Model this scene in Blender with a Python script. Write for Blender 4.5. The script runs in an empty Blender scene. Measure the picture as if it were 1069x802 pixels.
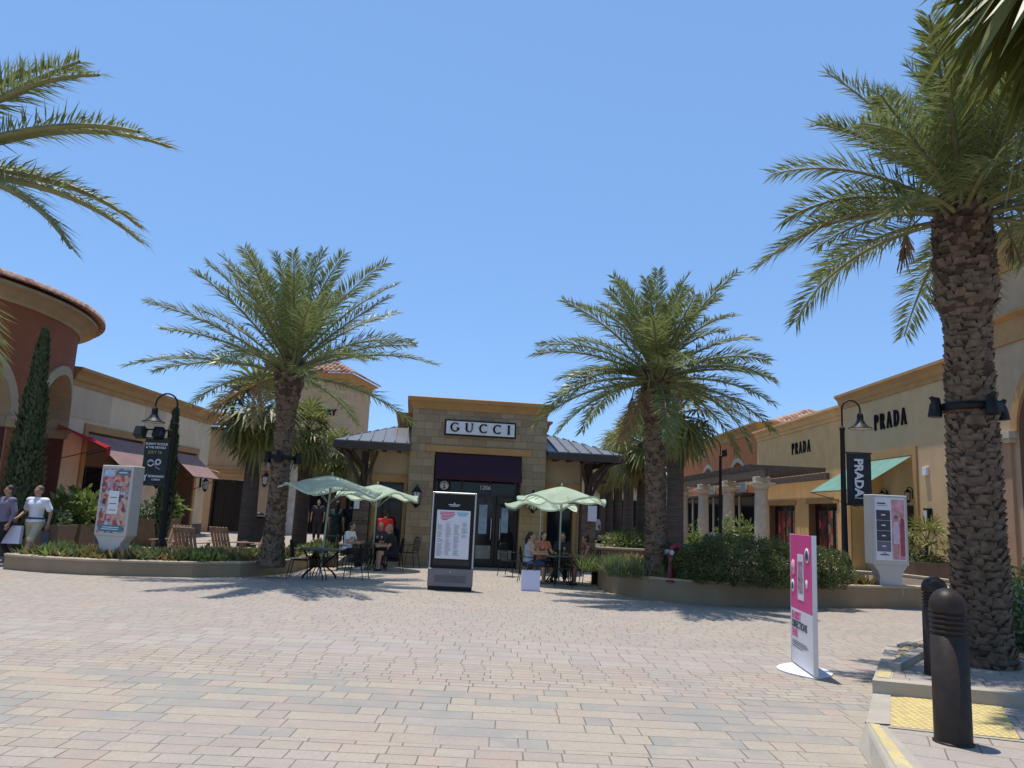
import bpy, math, random
from math import sin, cos, pi, radians as R, sqrt, atan2, hypot
from mathutils import Vector as V, Matrix, noise
C = bpy.context.scene.collection
SC = bpy.context.scene
random.seed(7)
# ---------------------------------------------------------------- camera
CAMZ, PITCH, ROLL, FPX = 1.65, 9.34, 2.7, 803.0
cd = bpy.data.cameras.new('camera'); cam = bpy.data.objects.new('camera', cd); C.objects.link(cam)
cd.sensor_width = 36; cd.lens = 36*FPX/1069; cd.clip_start = .05; cd.clip_end = 20000
cam.matrix_world = Matrix.Translation((0, 0, CAMZ)) @ Matrix.Rotation(R(90+PITCH), 4, 'X') @ Matrix.Rotation(R(ROLL), 4, 'Z')
SC.camera = cam
CM = cam.matrix_world.to_3x3()
def ray(px, py): return CM @ V(((px-534.5)/FPX, -(py-401)/FPX, -1))
def P(px, py, Y):
    d = ray(px, py); return V((0, 0, CAMZ)) + d*(Y/d.y)
def G(px, py, z=0.0):
    d = ray(px, py); return V((0, 0, CAMZ)) + d*((z-CAMZ)/d.z)
# ---------------------------------------------------------------- materials
def newmat(name):
    m = bpy.data.materials.new(name); m.use_nodes = True; nt = m.node_tree
    return m, nt, nt.nodes['Principled BSDF']
def N(nt, t, **k):
    n = nt.nodes.new(t)
    for a, b in k.items(): setattr(n, a, b)
    return n
def setin(n, i, v, nt):
    if isinstance(v, (int, float)): n.inputs[i].default_value = v
    elif isinstance(v, tuple): n.inputs[i].default_value = v
    else: nt.links.new(v, n.inputs[i])
def M_(nt, op, a, b=0.0, c=None):
    n = N(nt, 'ShaderNodeMath', operation=op); setin(n, 0, a, nt); setin(n, 1, b, nt)
    if c is not None: setin(n, 2, c, nt)
    return n.outputs[0]
def col4(c): return (c[0], c[1], c[2], 1)
def mixc(nt, f, a, b, bt='MIX'):
    n = N(nt, 'ShaderNodeMix', data_type='RGBA', blend_type=bt)
    setin(n, 0, f, nt)
    for i, v in ((6, a), (7, b)):
        if isinstance(v, tuple): n.inputs[i].default_value = col4(v)
        else: nt.links.new(v, n.inputs[i])
    return n.outputs[2]
def ramp(nt, f, stops, interp='LINEAR'):
    n = N(nt, 'ShaderNodeValToRGB'); n.color_ramp.interpolation = interp
    e = n.color_ramp.elements
    while len(e) < len(stops): e.new(.5)
    for k, (p, c) in enumerate(stops): e[k].position = p; e[k].color = col4(c)
    setin(n, 0, f, nt); return n.outputs[0]
def objco(nt): return N(nt, 'ShaderNodeTexCoord').outputs['Object']
def noi(nt, sc, det=4, rough=.55, vec=None):
    n = N(nt, 'ShaderNodeTexNoise'); n.inputs['Scale'].default_value = sc; n.inputs['Detail'].default_value = det
    n.inputs['Roughness'].default_value = rough
    nt.links.new(vec if vec is not None else objco(nt), n.inputs['Vector']); return n.outputs['Fac']
def bump(nt, b, h, st=.3, d=.02):
    n = N(nt, 'ShaderNodeBump'); n.inputs['Strength'].default_value = st; n.inputs['Distance'].default_value = d
    nt.links.new(h, n.inputs['Height']); nt.links.new(n.outputs[0], b.inputs['Normal'])
def mat(name, c, rough=.8, var=.15, sc=3.0, bs=0.0, bsc=60.0, metal=0.0, streak=False, spec=.5):
    m, nt, b = newmat(name)
    b.inputs['Roughness'].default_value = rough; b.inputs['Metallic'].default_value = metal
    b.inputs['Specular IOR Level'].default_value = spec
    if var > 0:
        f = noi(nt, sc, 5)
        lo = tuple(x*(1-var) for x in c); hi = tuple(min(1, x*(1+var)) for x in c)
        o = ramp(nt, f, [(.3, lo), (.7, hi)])
        if streak:
            mp = N(nt, 'ShaderNodeMapping'); mp.inputs['Scale'].default_value = (1.6, 1.6, .35)
            nt.links.new(objco(nt), mp.inputs[0])
            s = noi(nt, 1.6, 6, .6, mp.outputs[0])
            o = mixc(nt, ramp(nt, s, [(.46, (0, 0, 0)), (.8, (.32, .32, .32))]), o, tuple(x*.66 for x in c))
        nt.links.new(o, b.inputs['Base Color'])
    else: b.inputs['Base Color'].default_value = col4(c)
    if bs > 0: bump(nt, b, noi(nt, bsc, 6, .65), bs, .01)
    return m
def leafmat(name, c1, c2, rough=.45, tr=.25, sc=2.5, spec=.5):
    m, nt, b = newmat(name)
    f = noi(nt, sc, 3); o = ramp(nt, f, [(.3, c1), (.7, c2)])
    rn = N(nt, 'ShaderNodeNewGeometry').outputs['Random Per Island']
    o = mixc(nt, M_(nt, 'MULTIPLY', rn, .5), o, tuple(min(1, x*1.7) for x in c2))
    nt.links.new(o, b.inputs['Base Color']); b.inputs['Roughness'].default_value = rough
    b.inputs['Specular IOR Level'].default_value = spec
    t = N(nt, 'ShaderNodeBsdfTranslucent'); nt.links.new(o, t.inputs[0])
    mx = N(nt, 'ShaderNodeMixShader'); mx.inputs[0].default_value = tr
    nt.links.new(b.outputs[0], mx.inputs[1]); nt.links.new(t.outputs[0], mx.inputs[2])
    nt.links.new(mx.outputs[0], nt.nodes['Material Output'].inputs[0]); return m
def glassmat(name, c=(.01, .012, .014), rough=.06):
    m, nt, b = newmat(name); b.inputs['Base Color'].default_value = col4(c)
    b.inputs['Roughness'].default_value = rough; b.inputs['Specular IOR Level'].default_value = .30
    bump(nt, b, noi(nt, .8, 2), .04, .05); return m
def brickmat(name, c1, c2, mort, bw, bh, ms=.012, bmp=.4, axis='XZ', off=.5, squash=1.0):
    m, nt, b = newmat(name)
    co = N(nt, 'ShaderNodeSeparateXYZ'); nt.links.new(objco(nt), co.inputs[0])
    cb = N(nt, 'ShaderNodeCombineXYZ')
    s = M_(nt, 'ADD', co.outputs[0], co.outputs[1])
    nt.links.new(s, cb.inputs[0]); nt.links.new(co.outputs[2], cb.inputs[1])
    def br(w, h):
        t = N(nt, 'ShaderNodeTexBrick'); t.offset = off; t.squash = squash; t.squash_frequency = 3
        for k, v in (('Scale', 1), ('Mortar Size', ms), ('Brick Width', w), ('Row Height', h), ('Bias', 0), ('Mortar Smooth', .2)): t.inputs[k].default_value = v
        t.inputs['Color1'].default_value = (0, 0, 0, 1); t.inputs['Color2'].default_value = (1, 1, 1, 1); t.inputs['Mortar'].default_value = (0, 0, 0, 1)
        nt.links.new(cb.outputs[0], t.inputs['Vector']); return t
    t = br(bw, bh)
    bc = ramp(nt, t.outputs['Color'], [(0, c1), (.5, tuple((a+b_)/2 for a, b_ in zip(c1, c2))), (1, c2)])
    n1 = noi(nt, 14, 5, .7)
    bc = mixc(nt, M_(nt, 'MULTIPLY', n1, .55), bc, tuple(x*.55 for x in c1))
    o = mixc(nt, t.outputs['Fac'], bc, mort)
    nt.links.new(o, b.inputs['Base Color']); b.inputs['Roughness'].default_value = .9
    h = M_(nt, 'ADD', M_(nt, 'MULTIPLY', t.outputs['Fac'], -1), M_(nt, 'MULTIPLY', n1, .5))
    bump(nt, b, h, bmp, .02); return m
# pavers: rows of random-length stones in bands of different row height
def pavermat(name, bands, ang=0.0):
    m, nt, b = newmat(name)
    geo = N(nt, 'ShaderNodeNewGeometry')
    mp = N(nt, 'ShaderNodeMapping'); mp.inputs['Rotation'].default_value = (0, 0, ang); nt.links.new(geo.outputs['Position'], mp.inputs[0])
    # slight wobble so that joints are not laser straight
    nz = N(nt, 'ShaderNodeTexNoise'); nz.inputs['Scale'].default_value = 1.3; nt.links.new(mp.outputs[0], nz.inputs['Vector'])
    vs = N(nt, 'ShaderNodeVectorMath', operation='SCALE'); nt.links.new(nz.outputs['Color'], vs.inputs[0]); vs.inputs['Scale'].default_value = .03
    va = N(nt, 'ShaderNodeVectorMath', operation='ADD'); nt.links.new(mp.outputs[0], va.inputs[0]); nt.links.new(vs.outputs[0], va.inputs[1])
    sx = N(nt, 'ShaderNodeSeparateXYZ'); nt.links.new(va.outputs[0], sx.inputs[0]); x, y = sx.outputs[0], sx.outputs[1]
    def piece(idx):                    # piecewise constant over y
        out = float(bands[0][idx])
        acc = None
        for k in range(1, len(bands)):
            d = bands[k][idx]-bands[k-1][idx]
            s = M_(nt, 'MULTIPLY', M_(nt, 'GREATER_THAN', y, bands[k][0]), d)
            acc = s if acc is None else M_(nt, 'ADD', acc, s)
        return M_(nt, 'ADD', acc, out) if acc is not None else out
    h = piece(1); L = piece(2); y0 = piece(0)
    v = M_(nt, 'DIVIDE', M_(nt, 'SUBTRACT', y, y0), h); row = M_(nt, 'FLOOR', v); fv = M_(nt, 'FRACT', v)
    def wn(a, bb, c_):
        cb = N(nt, 'ShaderNodeCombineXYZ'); setin(cb, 0, a, nt); setin(cb, 1, bb, nt); setin(cb, 2, c_, nt)
        w = N(nt, 'ShaderNodeTexWhiteNoise', noise_dimensions='3D'); nt.links.new(cb.outputs[0], w.inputs['Vector']); return w.outputs['Value']
    ro = wn(row, y0, 1.0)
    u = M_(nt, 'ADD', M_(nt, 'DIVIDE', x, L), ro); cell = M_(nt, 'FLOOR', u); fu = M_(nt, 'FRACT', u)
    rs = wn(cell, row, y0)
    split = M_(nt, 'ADD', .5, M_(nt, 'MULTIPLY', M_(nt, 'SUBTRACT', M_(nt, 'ROUND', rs), .5), M_(nt, 'ADD', .10, M_(nt, 'MULTIPLY', piece(3), .44))))
    side = M_(nt, 'GREATER_THAN', fu, split)
    rid = wn(M_(nt, 'ADD', M_(nt, 'MULTIPLY', cell, 2.0), side), row, M_(nt, 'ADD', y0, 7.3))
    rid2 = wn(M_(nt, 'ADD', M_(nt, 'MULTIPLY', cell, 2.0), side), row, M_(nt, 'ADD', y0, 21.9))
    # distance to joints in metres
    du = M_(nt, 'MULTIPLY', M_(nt, 'MINIMUM', M_(nt, 'MINIMUM', fu, M_(nt, 'SUBTRACT', 1.0, fu)), M_(nt, 'ABSOLUTE', M_(nt, 'SUBTRACT', fu, split))), L)
    dv = M_(nt, 'MULTIPLY', M_(nt, 'MINIMUM', fv, M_(nt, 'SUBTRACT', 1.0, fv)), h)
    d = M_(nt, 'MINIMUM', du, dv)
    pos = va.outputs[0]
    n0 = noi(nt, 7, 4, .6, pos)
    dn = M_(nt, 'ADD', d, M_(nt, 'MULTIPLY', M_(nt, 'SUBTRACT', n0, .5), .006))
    mr = N(nt, 'ShaderNodeMapRange'); mr.inputs[1].default_value = .002; mr.inputs[2].default_value = .0075; nt.links.new(dn, mr.inputs[0])
    st = mr.outputs[0]
    cream = [(0, (.43, .365, .285)), (.2, (.48, .42, .335)), (.4, (.40, .335, .275)), (.55, (.46, .40, .33)), (.7, (.385, .34, .30)), (.85, (.47, .41, .315)), (1, (.42, .36, .30))]
    blue = [(0, (.285, .30, .275)), (.22, (.33, .335, .30)), (.34, (.46, .40, .30)), (.5, (.43, .345, .275)), (.60, (.30, .315, .29)), (.76, (.46, .405, .305)), (1, (.39, .365, .305))]
    mauve = [(0, (.41, .365, .335)), (.3, (.46, .41, .37)), (.6, (.385, .345, .32)), (.8, (.46, .415, .365)), (1, (.42, .375, .34))]
    cc = ramp(nt, rid, cream, 'CONSTANT'); cb_ = mixc(nt, ramp(nt, noi(nt, 2.1, 4, .6, pos), [(.52, (0, 0, 0)), (.62, (.8, .8, .8))]), ramp(nt, rid, blue, 'CONSTANT'), ramp(nt, rid2, cream, 'CONSTANT')); cm_ = ramp(nt, rid, mauve, 'CONSTANT')
    o = mixc(nt, piece(3), cc, cb_); o = mixc(nt, piece(4), o, cm_)
    # marbling inside every stone, wear over the whole plaza
    n1 = noi(nt, 3.2, 5, .65, pos); n2 = noi(nt, 45, 4, .7, pos); n3 = noi(nt, .35, 5, .6, pos)
    o = mixc(nt, ramp(nt, n1, [(.40, (0, 0, 0)), (.66, (.55, .55, .55))]), o, (.47, .40, .31))
    o = mixc(nt, ramp(nt, M_(nt, 'ADD', n1, M_(nt, 'MULTIPLY', rid2, .3)), [(.30, (.35, .35, .35)), (.5, (0, 0, 0))]), o, (.35, .33, .30))
    o = mixc(nt, ramp(nt, n2, [(.38, (.55, .55, .55)), (.62, (0, 0, 0))]), o, (.30, .26, .22))
    o = mixc(nt, ramp(nt, n3, [(.38, (.28, .28, .28)), (.62, (0, 0, 0))]), o, (.36, .32, .30))
    # sparse dark gum spots
    vo = N(nt, 'ShaderNodeTexVoronoi'); vo.inputs['Scale'].default_value = 2.2; nt.links.new(pos, vo.inputs['Vector'])
    o = mixc(nt, ramp(nt, vo.outputs['Distance'], [(.03, (.5, .5, .5)), (.05, (0, 0, 0))]), o, (.16, .14, .13))
    n4 = noi(nt, .9, 6, .65, pos); n5 = noi(nt, 1.7, 3, .5, pos)
    o = mixc(nt, ramp(nt, n5, [(.52, (0, 0, 0)), (.68, (.45, .45, .45))]), o, (.43, .31, .26))
    o = mixc(nt, ramp(nt, n4, [(.36, (.35, .35, .35)), (.5, (0, 0, 0))]), o, (.30, .28, .27))
    o = mixc(nt, 1.0, o, (.92, .895, .865), 'MULTIPLY')
    jf = ramp(nt, noi(nt, 1.1, 4, .6, pos), [(.4, (0, 0, 0)), (.62, (.55, .55, .55))])
    o = mixc(nt, st, mixc(nt, jf, (.12, .10, .08), (.30, .25, .20)), o)
    nt.links.new(o, b.inputs['Base Color']); b.inputs['Roughness'].default_value = .82
    b.inputs['Specular IOR Level'].default_value = .3
    bump(nt, b, M_(nt, 'ADD', M_(nt, 'MULTIPLY', st, 1.0), M_(nt, 'MULTIPLY', n2, .35)), .5, .006)
    return m
# ---------------------------------------------------------------- mesh builder
class MB:
    def __init__(s): s.v = []; s.f = []; s.m = []; s.s = []
    def add(s, vs, fs, mi=0, sm=False, T=None):
        o = len(s.v)
        for p in vs:
            p = V(p); s.v.append(T @ p if T is not None else p)
        for f in fs: s.f.append(tuple(i+o for i in f)); s.m.append(mi); s.s.append(sm)
        return s
    def box(s, x0, x1, y0, y1, z0, z1, mi=0, T=None, ch=0.0):
        if ch > 0:
            c = min(ch, (x1-x0)/2.1, (y1-y0)/2.1, (z1-z0)/2.1); vs = []; 
            import itertools
            idx = {}
            for i, sx in enumerate((0, 1)):
                for j, sy in enumerate((0, 1)):
                    for k, sz in enumerate((0, 1)):
                        X = (x0, x1)[sx]; Y = (y0, y1)[sy]; Z = (z0, z1)[sz]
                        ix = X+(c if sx == 0 else -c); iy = Y+(c if sy == 0 else -c); iz = Z+(c if sz == 0 else -c)
                        idx[(sx, sy, sz, 'x')] = len(vs); vs.append((X, iy, iz))
                        idx[(sx, sy, sz, 'y')] = len(vs); vs.append((ix, Y, iz))
                        idx[(sx, sy, sz, 'z')] = len(vs); vs.append((ix, iy, Z))
            fs = []
            g = lambda a, b, c_, d: idx[(a, b, c_, d)]
            for q in (0, 1):
                a = [g(q, 0, 0, 'x'), g(q, 1, 0, 'x'), g(q, 1, 1, 'x'), g(q, 0, 1, 'x')]; fs.append(a if q else a[::-1])
                a = [g(0, q, 0, 'y'), g(0, q, 1, 'y'), g(1, q, 1, 'y'), g(1, q, 0, 'y')]; fs.append(a if q else a[::-1])
                a = [g(0, 0, q, 'z'), g(1, 0, q, 'z'), g(1, 1, q, 'z'), g(0, 1, q, 'z')]; fs.append(a if q else a[::-1])
            for p in (0, 1):
                for q in (0, 1):
                    fl = (p+q) % 2
                    a = [g(p, q, 0, 'x'), g(p, q, 0, 'y'), g(p, q, 1, 'y'), g(p, q, 1, 'x')]; fs.append(a[::-1] if fl else a)
                    a = [g(p, 0, q, 'x'), g(p, 0, q, 'z'), g(p, 1, q, 'z'), g(p, 1, q, 'x')]; fs.append(a if fl else a[::-1])
                    a = [g(0, p, q, 'y'), g(0, p, q, 'z'), g(1, p, q, 'z'), g(1, p, q, 'y')]; fs.append(a[::-1] if fl else a)
            for k, t in enumerate(itertools.product((0, 1), repeat=3)):
                a = [g(*t, 'x'), g(*t, 'y'), g(*t, 'z')]; fs.append(a if sum(t) % 2 else a[::-1])
            return s.add(vs, fs, mi, False, T)
        vs = [(x, y, z) for x in (x0, x1) for y in (y0, y1) for z in (z0, z1)]
        return s.add(vs, [(0, 1, 3, 2), (4, 6, 7, 5), (0, 4, 5, 1), (2, 3, 7, 6), (0, 2, 6, 4), (1, 5, 7, 3)], mi, False, T)
    def tube(s, pts, r, n=8, mi=0, T=None, cap=True, sm=True):
        pts = [V(p) for p in pts]; k = len(pts)
        rs = r if isinstance(r, (list, tuple)) else [r]*k
        vs = []; up = None
        for i in range(k):
            d = (pts[min(i+1, k-1)]-pts[max(i-1, 0)]).normalized()
            if up is None:
                a = V((0, 0, 1)) if abs(d.z) < .9 else V((1, 0, 0)); up = (a-d*a.dot(d)).normalized()
            else:
                up = (up-d*up.dot(d)).normalized()
            w = d.cross(up)
            for j in range(n):
                t = 2*pi*j/n; vs.append(pts[i]+(up*cos(t)+w*sin(t))*rs[i])
        fs = [(i*n+j, i*n+(j+1) % n, (i+1)*n+(j+1) % n, (i+1)*n+j) for i in range(k-1) for j in range(n)]
        s.add(vs, fs, mi, sm, T)
        if cap: s.add(vs[:n], [tuple(range(n))[::-1]], mi, False, T); s.add(vs[-n:], [tuple(range(n))], mi, False, T)
        return s
    def lathe(s, prof, n=24, mi=0, T=None, cap=True, sm=True, lump=None):
        vs = []
        for i, (r, z) in enumerate(prof):
            for j in range(n):
                t = 2*pi*j/n; q = r*(lump(t, z) if lump else 1); vs.append((q*cos(t), q*sin(t), z))
        k = len(prof)
        fs = [(i*n+j, i*n+(j+1) % n, (i+1)*n+(j+1) % n, (i+1)*n+j) for i in range(k-1) for j in range(n)]
        s.add(vs, fs, mi, sm, T)
        if cap: s.add(vs[:n], [tuple(range(n))[::-1]], mi, False, T); s.add(vs[-n:], [tuple(range(n))], mi, False, T)
        return s
    def prism(s, poly, z0, z1, mi=0, T=None):        # poly = [(x, y)] ccw, extruded in z
        n = len(poly)
        vs = [(x, y, z0) for x, y in poly]+[(x, y, z1) for x, y in poly]
        fs = [tuple(range(n))[::-1], tuple(range(n, 2*n))]+[(i, (i+1) % n, n+(i+1) % n, n+i) for i in range(n)]
        return s.add(vs, fs, mi, False, T)
    def prismxz(s, poly, y0, y1, mi=0, T=None):      # poly in x,z, extruded along y
        return s.prism(poly, -y1, -y0, mi, (T if T is not None else Matrix()) @ Matrix.Rotation(R(90), 4, 'X'))
    def ball(s, c, r, mi=0, T=None, n=10, m=6):
        r = r if isinstance(r, (tuple, list)) else (r, r, r)
        vs = [(c[0], c[1], c[2]-r[2])]
        for i in range(1, m):
            a = -pi/2+pi*i/m
            for j in range(n): vs.append((c[0]+r[0]*cos(a)*cos(2*pi*j/n), c[1]+r[1]*cos(a)*sin(2*pi*j/n), c[2]+r[2]*sin(a)))
        vs.append((c[0], c[1], c[2]+r[2])); t = len(vs)-1
        fs = [(0, 1+(j+1) % n, 1+j) for j in range(n)]
        for i in range(m-2): fs += [(1+i*n+j, 1+i*n+(j+1) % n, 1+(i+1)*n+(j+1) % n, 1+(i+1)*n+j) for j in range(n)]
        fs += [(1+(m-2)*n+j, 1+(m-2)*n+(j+1) % n, t) for j in range(n)]
        return s.add(vs, fs, mi, True, T)
    def bar(s, a, b, w, h, mi=0, T=None):            # rectangular bar from a to b
        a, b = V(a), V(b); d = (b-a); L = d.length; d.normalize()
        up = V((0, 0, 1)) if abs(d.z) < .95 else V((0, 1, 0)); x = d.cross(up).normalized(); z = x.cross(d)
        m4 = Matrix((( x.x, d.x, z.x, a.x), (x.y, d.y, z.y, a.y), (x.z, d.z, z.z, a.z), (0, 0, 0, 1)))
        return s.box(-w/2, w/2, 0, L, -h/2, h/2, mi, (T @ m4) if T is not None else m4)
    def build(s, name, mats, parent=None, label=None, **k):
        me = bpy.data.meshes.new(name); me.from_pydata([tuple(p) for p in s.v], [], s.f)
        if not isinstance(mats, (list, tuple)): mats = [mats]
        for m in mats: me.materials.append(m)
        me.polygons.foreach_set('material_index', s.m); me.polygons.foreach_set('use_smooth', s.s); me.update()
        o = bpy.data.objects.new(name, me); C.objects.link(o)
        if parent is not None: o.parent = parent
        if label: o['label'] = label
        for a, b in k.items(): o[a] = b
        return o
def thing(name, label, cat, loc=(0, 0, 0), rz=0.0, group=None):
    o = bpy.data.objects.new(name, None); C.objects.link(o); o.empty_display_size = .1
    o.location = loc; o.rotation_euler = (0, 0, rz); o['label'] = label; o['category'] = cat
    if group: o['group'] = group
    return o
def struct(mb, name, m): return mb.build(name, m, kind='structure')
KIDS = {}
def copy_thing(root, loc, rz, label, group=None):
    def kids(o): return [c for c in bpy.data.objects if c.parent == o]
    r = root.copy(); C.objects.link(r); r.location = loc; r.rotation_euler = (0, 0, rz); r['label'] = label
    if group: r['group'] = group
    def rec(src, dst):
        for ch in kids(src):
            if ch.name in done: continue
            c = ch.copy(); C.objects.link(c); c.parent = dst; done.add(c.name); rec(ch, c)
    done = set(); rec(root, r); return r
FONT = None
def text(s, size, ext=.01, bold=0.0, sx=1.0, align='CENTER', sp=1.0):
    cu = bpy.data.curves.new('t', 'FONT'); cu.body = s; cu.size = size; cu.extrude = ext; cu.offset = bold
    cu.align_x = align; cu.space_character = sp; cu.resolution_u = 3
    ob = bpy.data.objects.new('t', cu); C.objects.link(ob); bpy.context.view_layer.update()
    me = bpy.data.meshes.new_from_object(ob.evaluated_get(bpy.context.evaluated_depsgraph_get()))
    vs = [(v.co.x*sx, v.co.y, v.co.z) for v in me.vertices]; fs = [tuple(p.vertices) for p in me.polygons]
    bpy.data.objects.remove(ob); bpy.data.curves.remove(cu); bpy.data.meshes.remove(me)
    return vs, fs
TXZ = Matrix.Rotation(R(90), 4, 'X')        # text plane (x,y) -> (x,z), facing -y
def put_text(mb, s, size, x, y, z, ext=.01, bold=0.0, mi=0, sx=1.0, align='CENTER', sp=1.0, T=None):
    vs, fs = text(s, size, ext, bold, sx, align, sp)
    mt = Matrix.Translation((x, y, z)) @ TXZ
    mb.add(vs, fs, mi, False, (T @ mt) if T is not None else mt)
# stroke letters with thick verticals and thin horizontals
def arcp(cx, cy, rx, ry, a0, a1, n=16): return [(cx+rx*cos(R(a0+(a1-a0)*i/n)), cy+ry*sin(R(a0+(a1-a0)*i/n))) for i in range(n+1)]
def stroke(mb, pts, thin, thick, depth, T, mi=0, w=None):
    vs = []; k = len(pts)
    for i in range(k):
        a = V(pts[max(i-1, 0)]); b = V(pts[min(i+1, k-1)]); d = (b-a).normalized(); n_ = V((-d.y, d.x))
        hw = (w if w else thin+(thick-thin)*abs(d.y)**1.5)/2; p = V(pts[i])
        for q in (p+n_*hw, p-n_*hw): vs += [(q.x, 0, q.y), (q.x, -depth, q.y)]
    fs = []
    for i in range(k-1):
        a = i*4; b = a+4
        fs += [(a+1, a+3, b+3, b+1), (a, b, b+2, a+2), (a, a+1, b+1, b), (a+2, b+2, b+3, a+3)]
    fs += [(0, 2, 3, 1), ((k-1)*4, (k-1)*4+1, (k-1)*4+3, (k-1)*4+2)]
    mb.add(vs, fs, mi, False, T)
GL = {
 'G': (1.0, [arcp(.5, .5, .42, .48, 48, 325), [(.86, .40), (.86, .16)], ([(.66, .42), (.98, .42)], 1), ([(.80, .80), (.80, .96)], 1)]),
 'U': (.92, [[(.14, 1), (.14, .36)]+arcp(.45, .36, .31, .34, 180, 270, 8), ([(.45, .02)]+arcp(.45, .36, .31, .34, 270, 360, 8)[1:]+[(.76, 1)], 1), ([(.0, .98), (.28, .98)], 1), ([(.64, .98), (.88, .98)], 1)]),
 'C': (.92, [arcp(.5, .5, .42, .48, 48, 312), ([(.80, .80), (.80, .96)], 1), ([(.80, .04), (.80, .2)], 1)]),
 'I': (.4, [[(.2, 0), (.2, 1)], ([(.06, .98), (.34, .98)], 1), ([(.06, .02), (.34, .02)], 1)]),
 'P': (.72, [[(.18, 0), (.18, 1)], [(.18, .97), (.36, .97)]+arcp(.36, .74, .26, .23, 90, -90, 10)[1:]+[(.18, .51)], ([(.04, .02), (.34, .02)], 1), ([(.04, .98), (.2, .98)], 1)]),
 'R': (.82, [[(.18, 0), (.18, 1)], [(.18, .97), (.36, .97)]+arcp(.36, .74, .26, .23, 90, -90, 10)[1:]+[(.18, .51)], [(.38, .5), (.70, .0)], ([(.04, .02), (.32, .02)], 1), ([(.60, .02), (.80, .02)], 1)]),
 'A': (.86, [([(.12, 0), (.42, 1)], .5), [(.42, 1), (.72, 0)], ([(.22, .33), (.62, .33)], 1), ([(.02, .02), (.24, .02)], 1), ([(.58, .02), (.86, .02)], 1)]),
 'D': (.84, [[(.18, 0), (.18, 1)], [(.18, .97), (.30, .97)]+arcp(.30, .5, .42, .47, 90, -90, 14)[1:]+[(.18, .03)], ([(.04, .98), (.2, .98)], 1), ([(.04, .02), (.2, .02)], 1)]),
}
def word(parent, s, h, gap, thin, thick, depth, T, material, sx=1.0, mi=0):
    tot = sum(GL[c][0] for c in s)*sx*h+gap*(len(s)-1); x = -tot/2
    for c in s:
        mb = MB(); w_, sts = GL[c]; m4 = T @ Matrix.Translation((x, 0, 0)) @ Matrix.Diagonal((h*sx, 1, h, 1))
        for k, st in enumerate(sts):
            eps = depth*(1-.03*k)
            if isinstance(st, tuple): stroke(mb, st[0], thin, thin, eps, m4, mi, w=thin if st[1] == 1 else (thin+thick)/2)
            else: stroke(mb, st, thin, thick, eps, m4, mi)
        mb.build('letter', material, parent); x += w_*h*sx+gap
# wall sheet with rectangular openings, outward = -y
def wall(mb, x0, x1, z0, z1, t, ops=(), mi=0, y=0.0, T=None, rmi=None):
    xs = sorted({x0, x1}|{a for o in ops for a in o[:2]}); zs = sorted({z0, z1}|{a for o in ops for a in o[2:4]})
    xs = [a for a in xs if x0 <= a <= x1]; zs = [a for a in zs if z0 <= a <= z1]
    def solid(i, j):
        if i < 0 or j < 0 or i >= len(xs)-1 or j >= len(zs)-1: return False
        cx = (xs[i]+xs[i+1])/2; cz = (zs[j]+zs[j+1])/2
        return not any(o[0] < cx < o[1] and o[2] < cz < o[3] for o in ops)
    rmi = mi if rmi is None else rmi
    for i in range(len(xs)-1):
        for j in range(len(zs)-1):
            if not solid(i, j): continue
            a, b, c, d = xs[i], xs[i+1], zs[j], zs[j+1]
            mb.add([(a, y, c), (b, y, c), (b, y, d), (a, y, d)], [(0, 1, 2, 3)], mi, False, T)
            mb.add([(a, y+t, c), (b, y+t, c), (b, y+t, d), (a, y+t, d)], [(3, 2, 1, 0)], mi, False, T)
            inn = lambda p, q: rmi if 0 <= p < len(xs)-1 and 0 <= q < len(zs)-1 else mi
            if not solid(i-1, j): mb.add([(a, y, c), (a, y, d), (a, y+t, d), (a, y+t, c)], [(0, 1, 2, 3)], inn(i-1, j), False, T)
            if not solid(i+1, j): mb.add([(b, y, c), (b, y+t, c), (b, y+t, d), (b, y, d)], [(0, 1, 2, 3)], inn(i+1, j), False, T)
            if not solid(i, j-1): mb.add([(a, y, c), (a, y+t, c), (b, y+t, c), (b, y, c)], [(0, 1, 2, 3)], inn(i, j-1), False, T)
            if not solid(i, j+1): mb.add([(a, y, d), (b, y, d), (b, y+t, d), (a, y+t, d)], [(0, 1, 2, 3)], inn(i, j+1), False, T)
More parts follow.
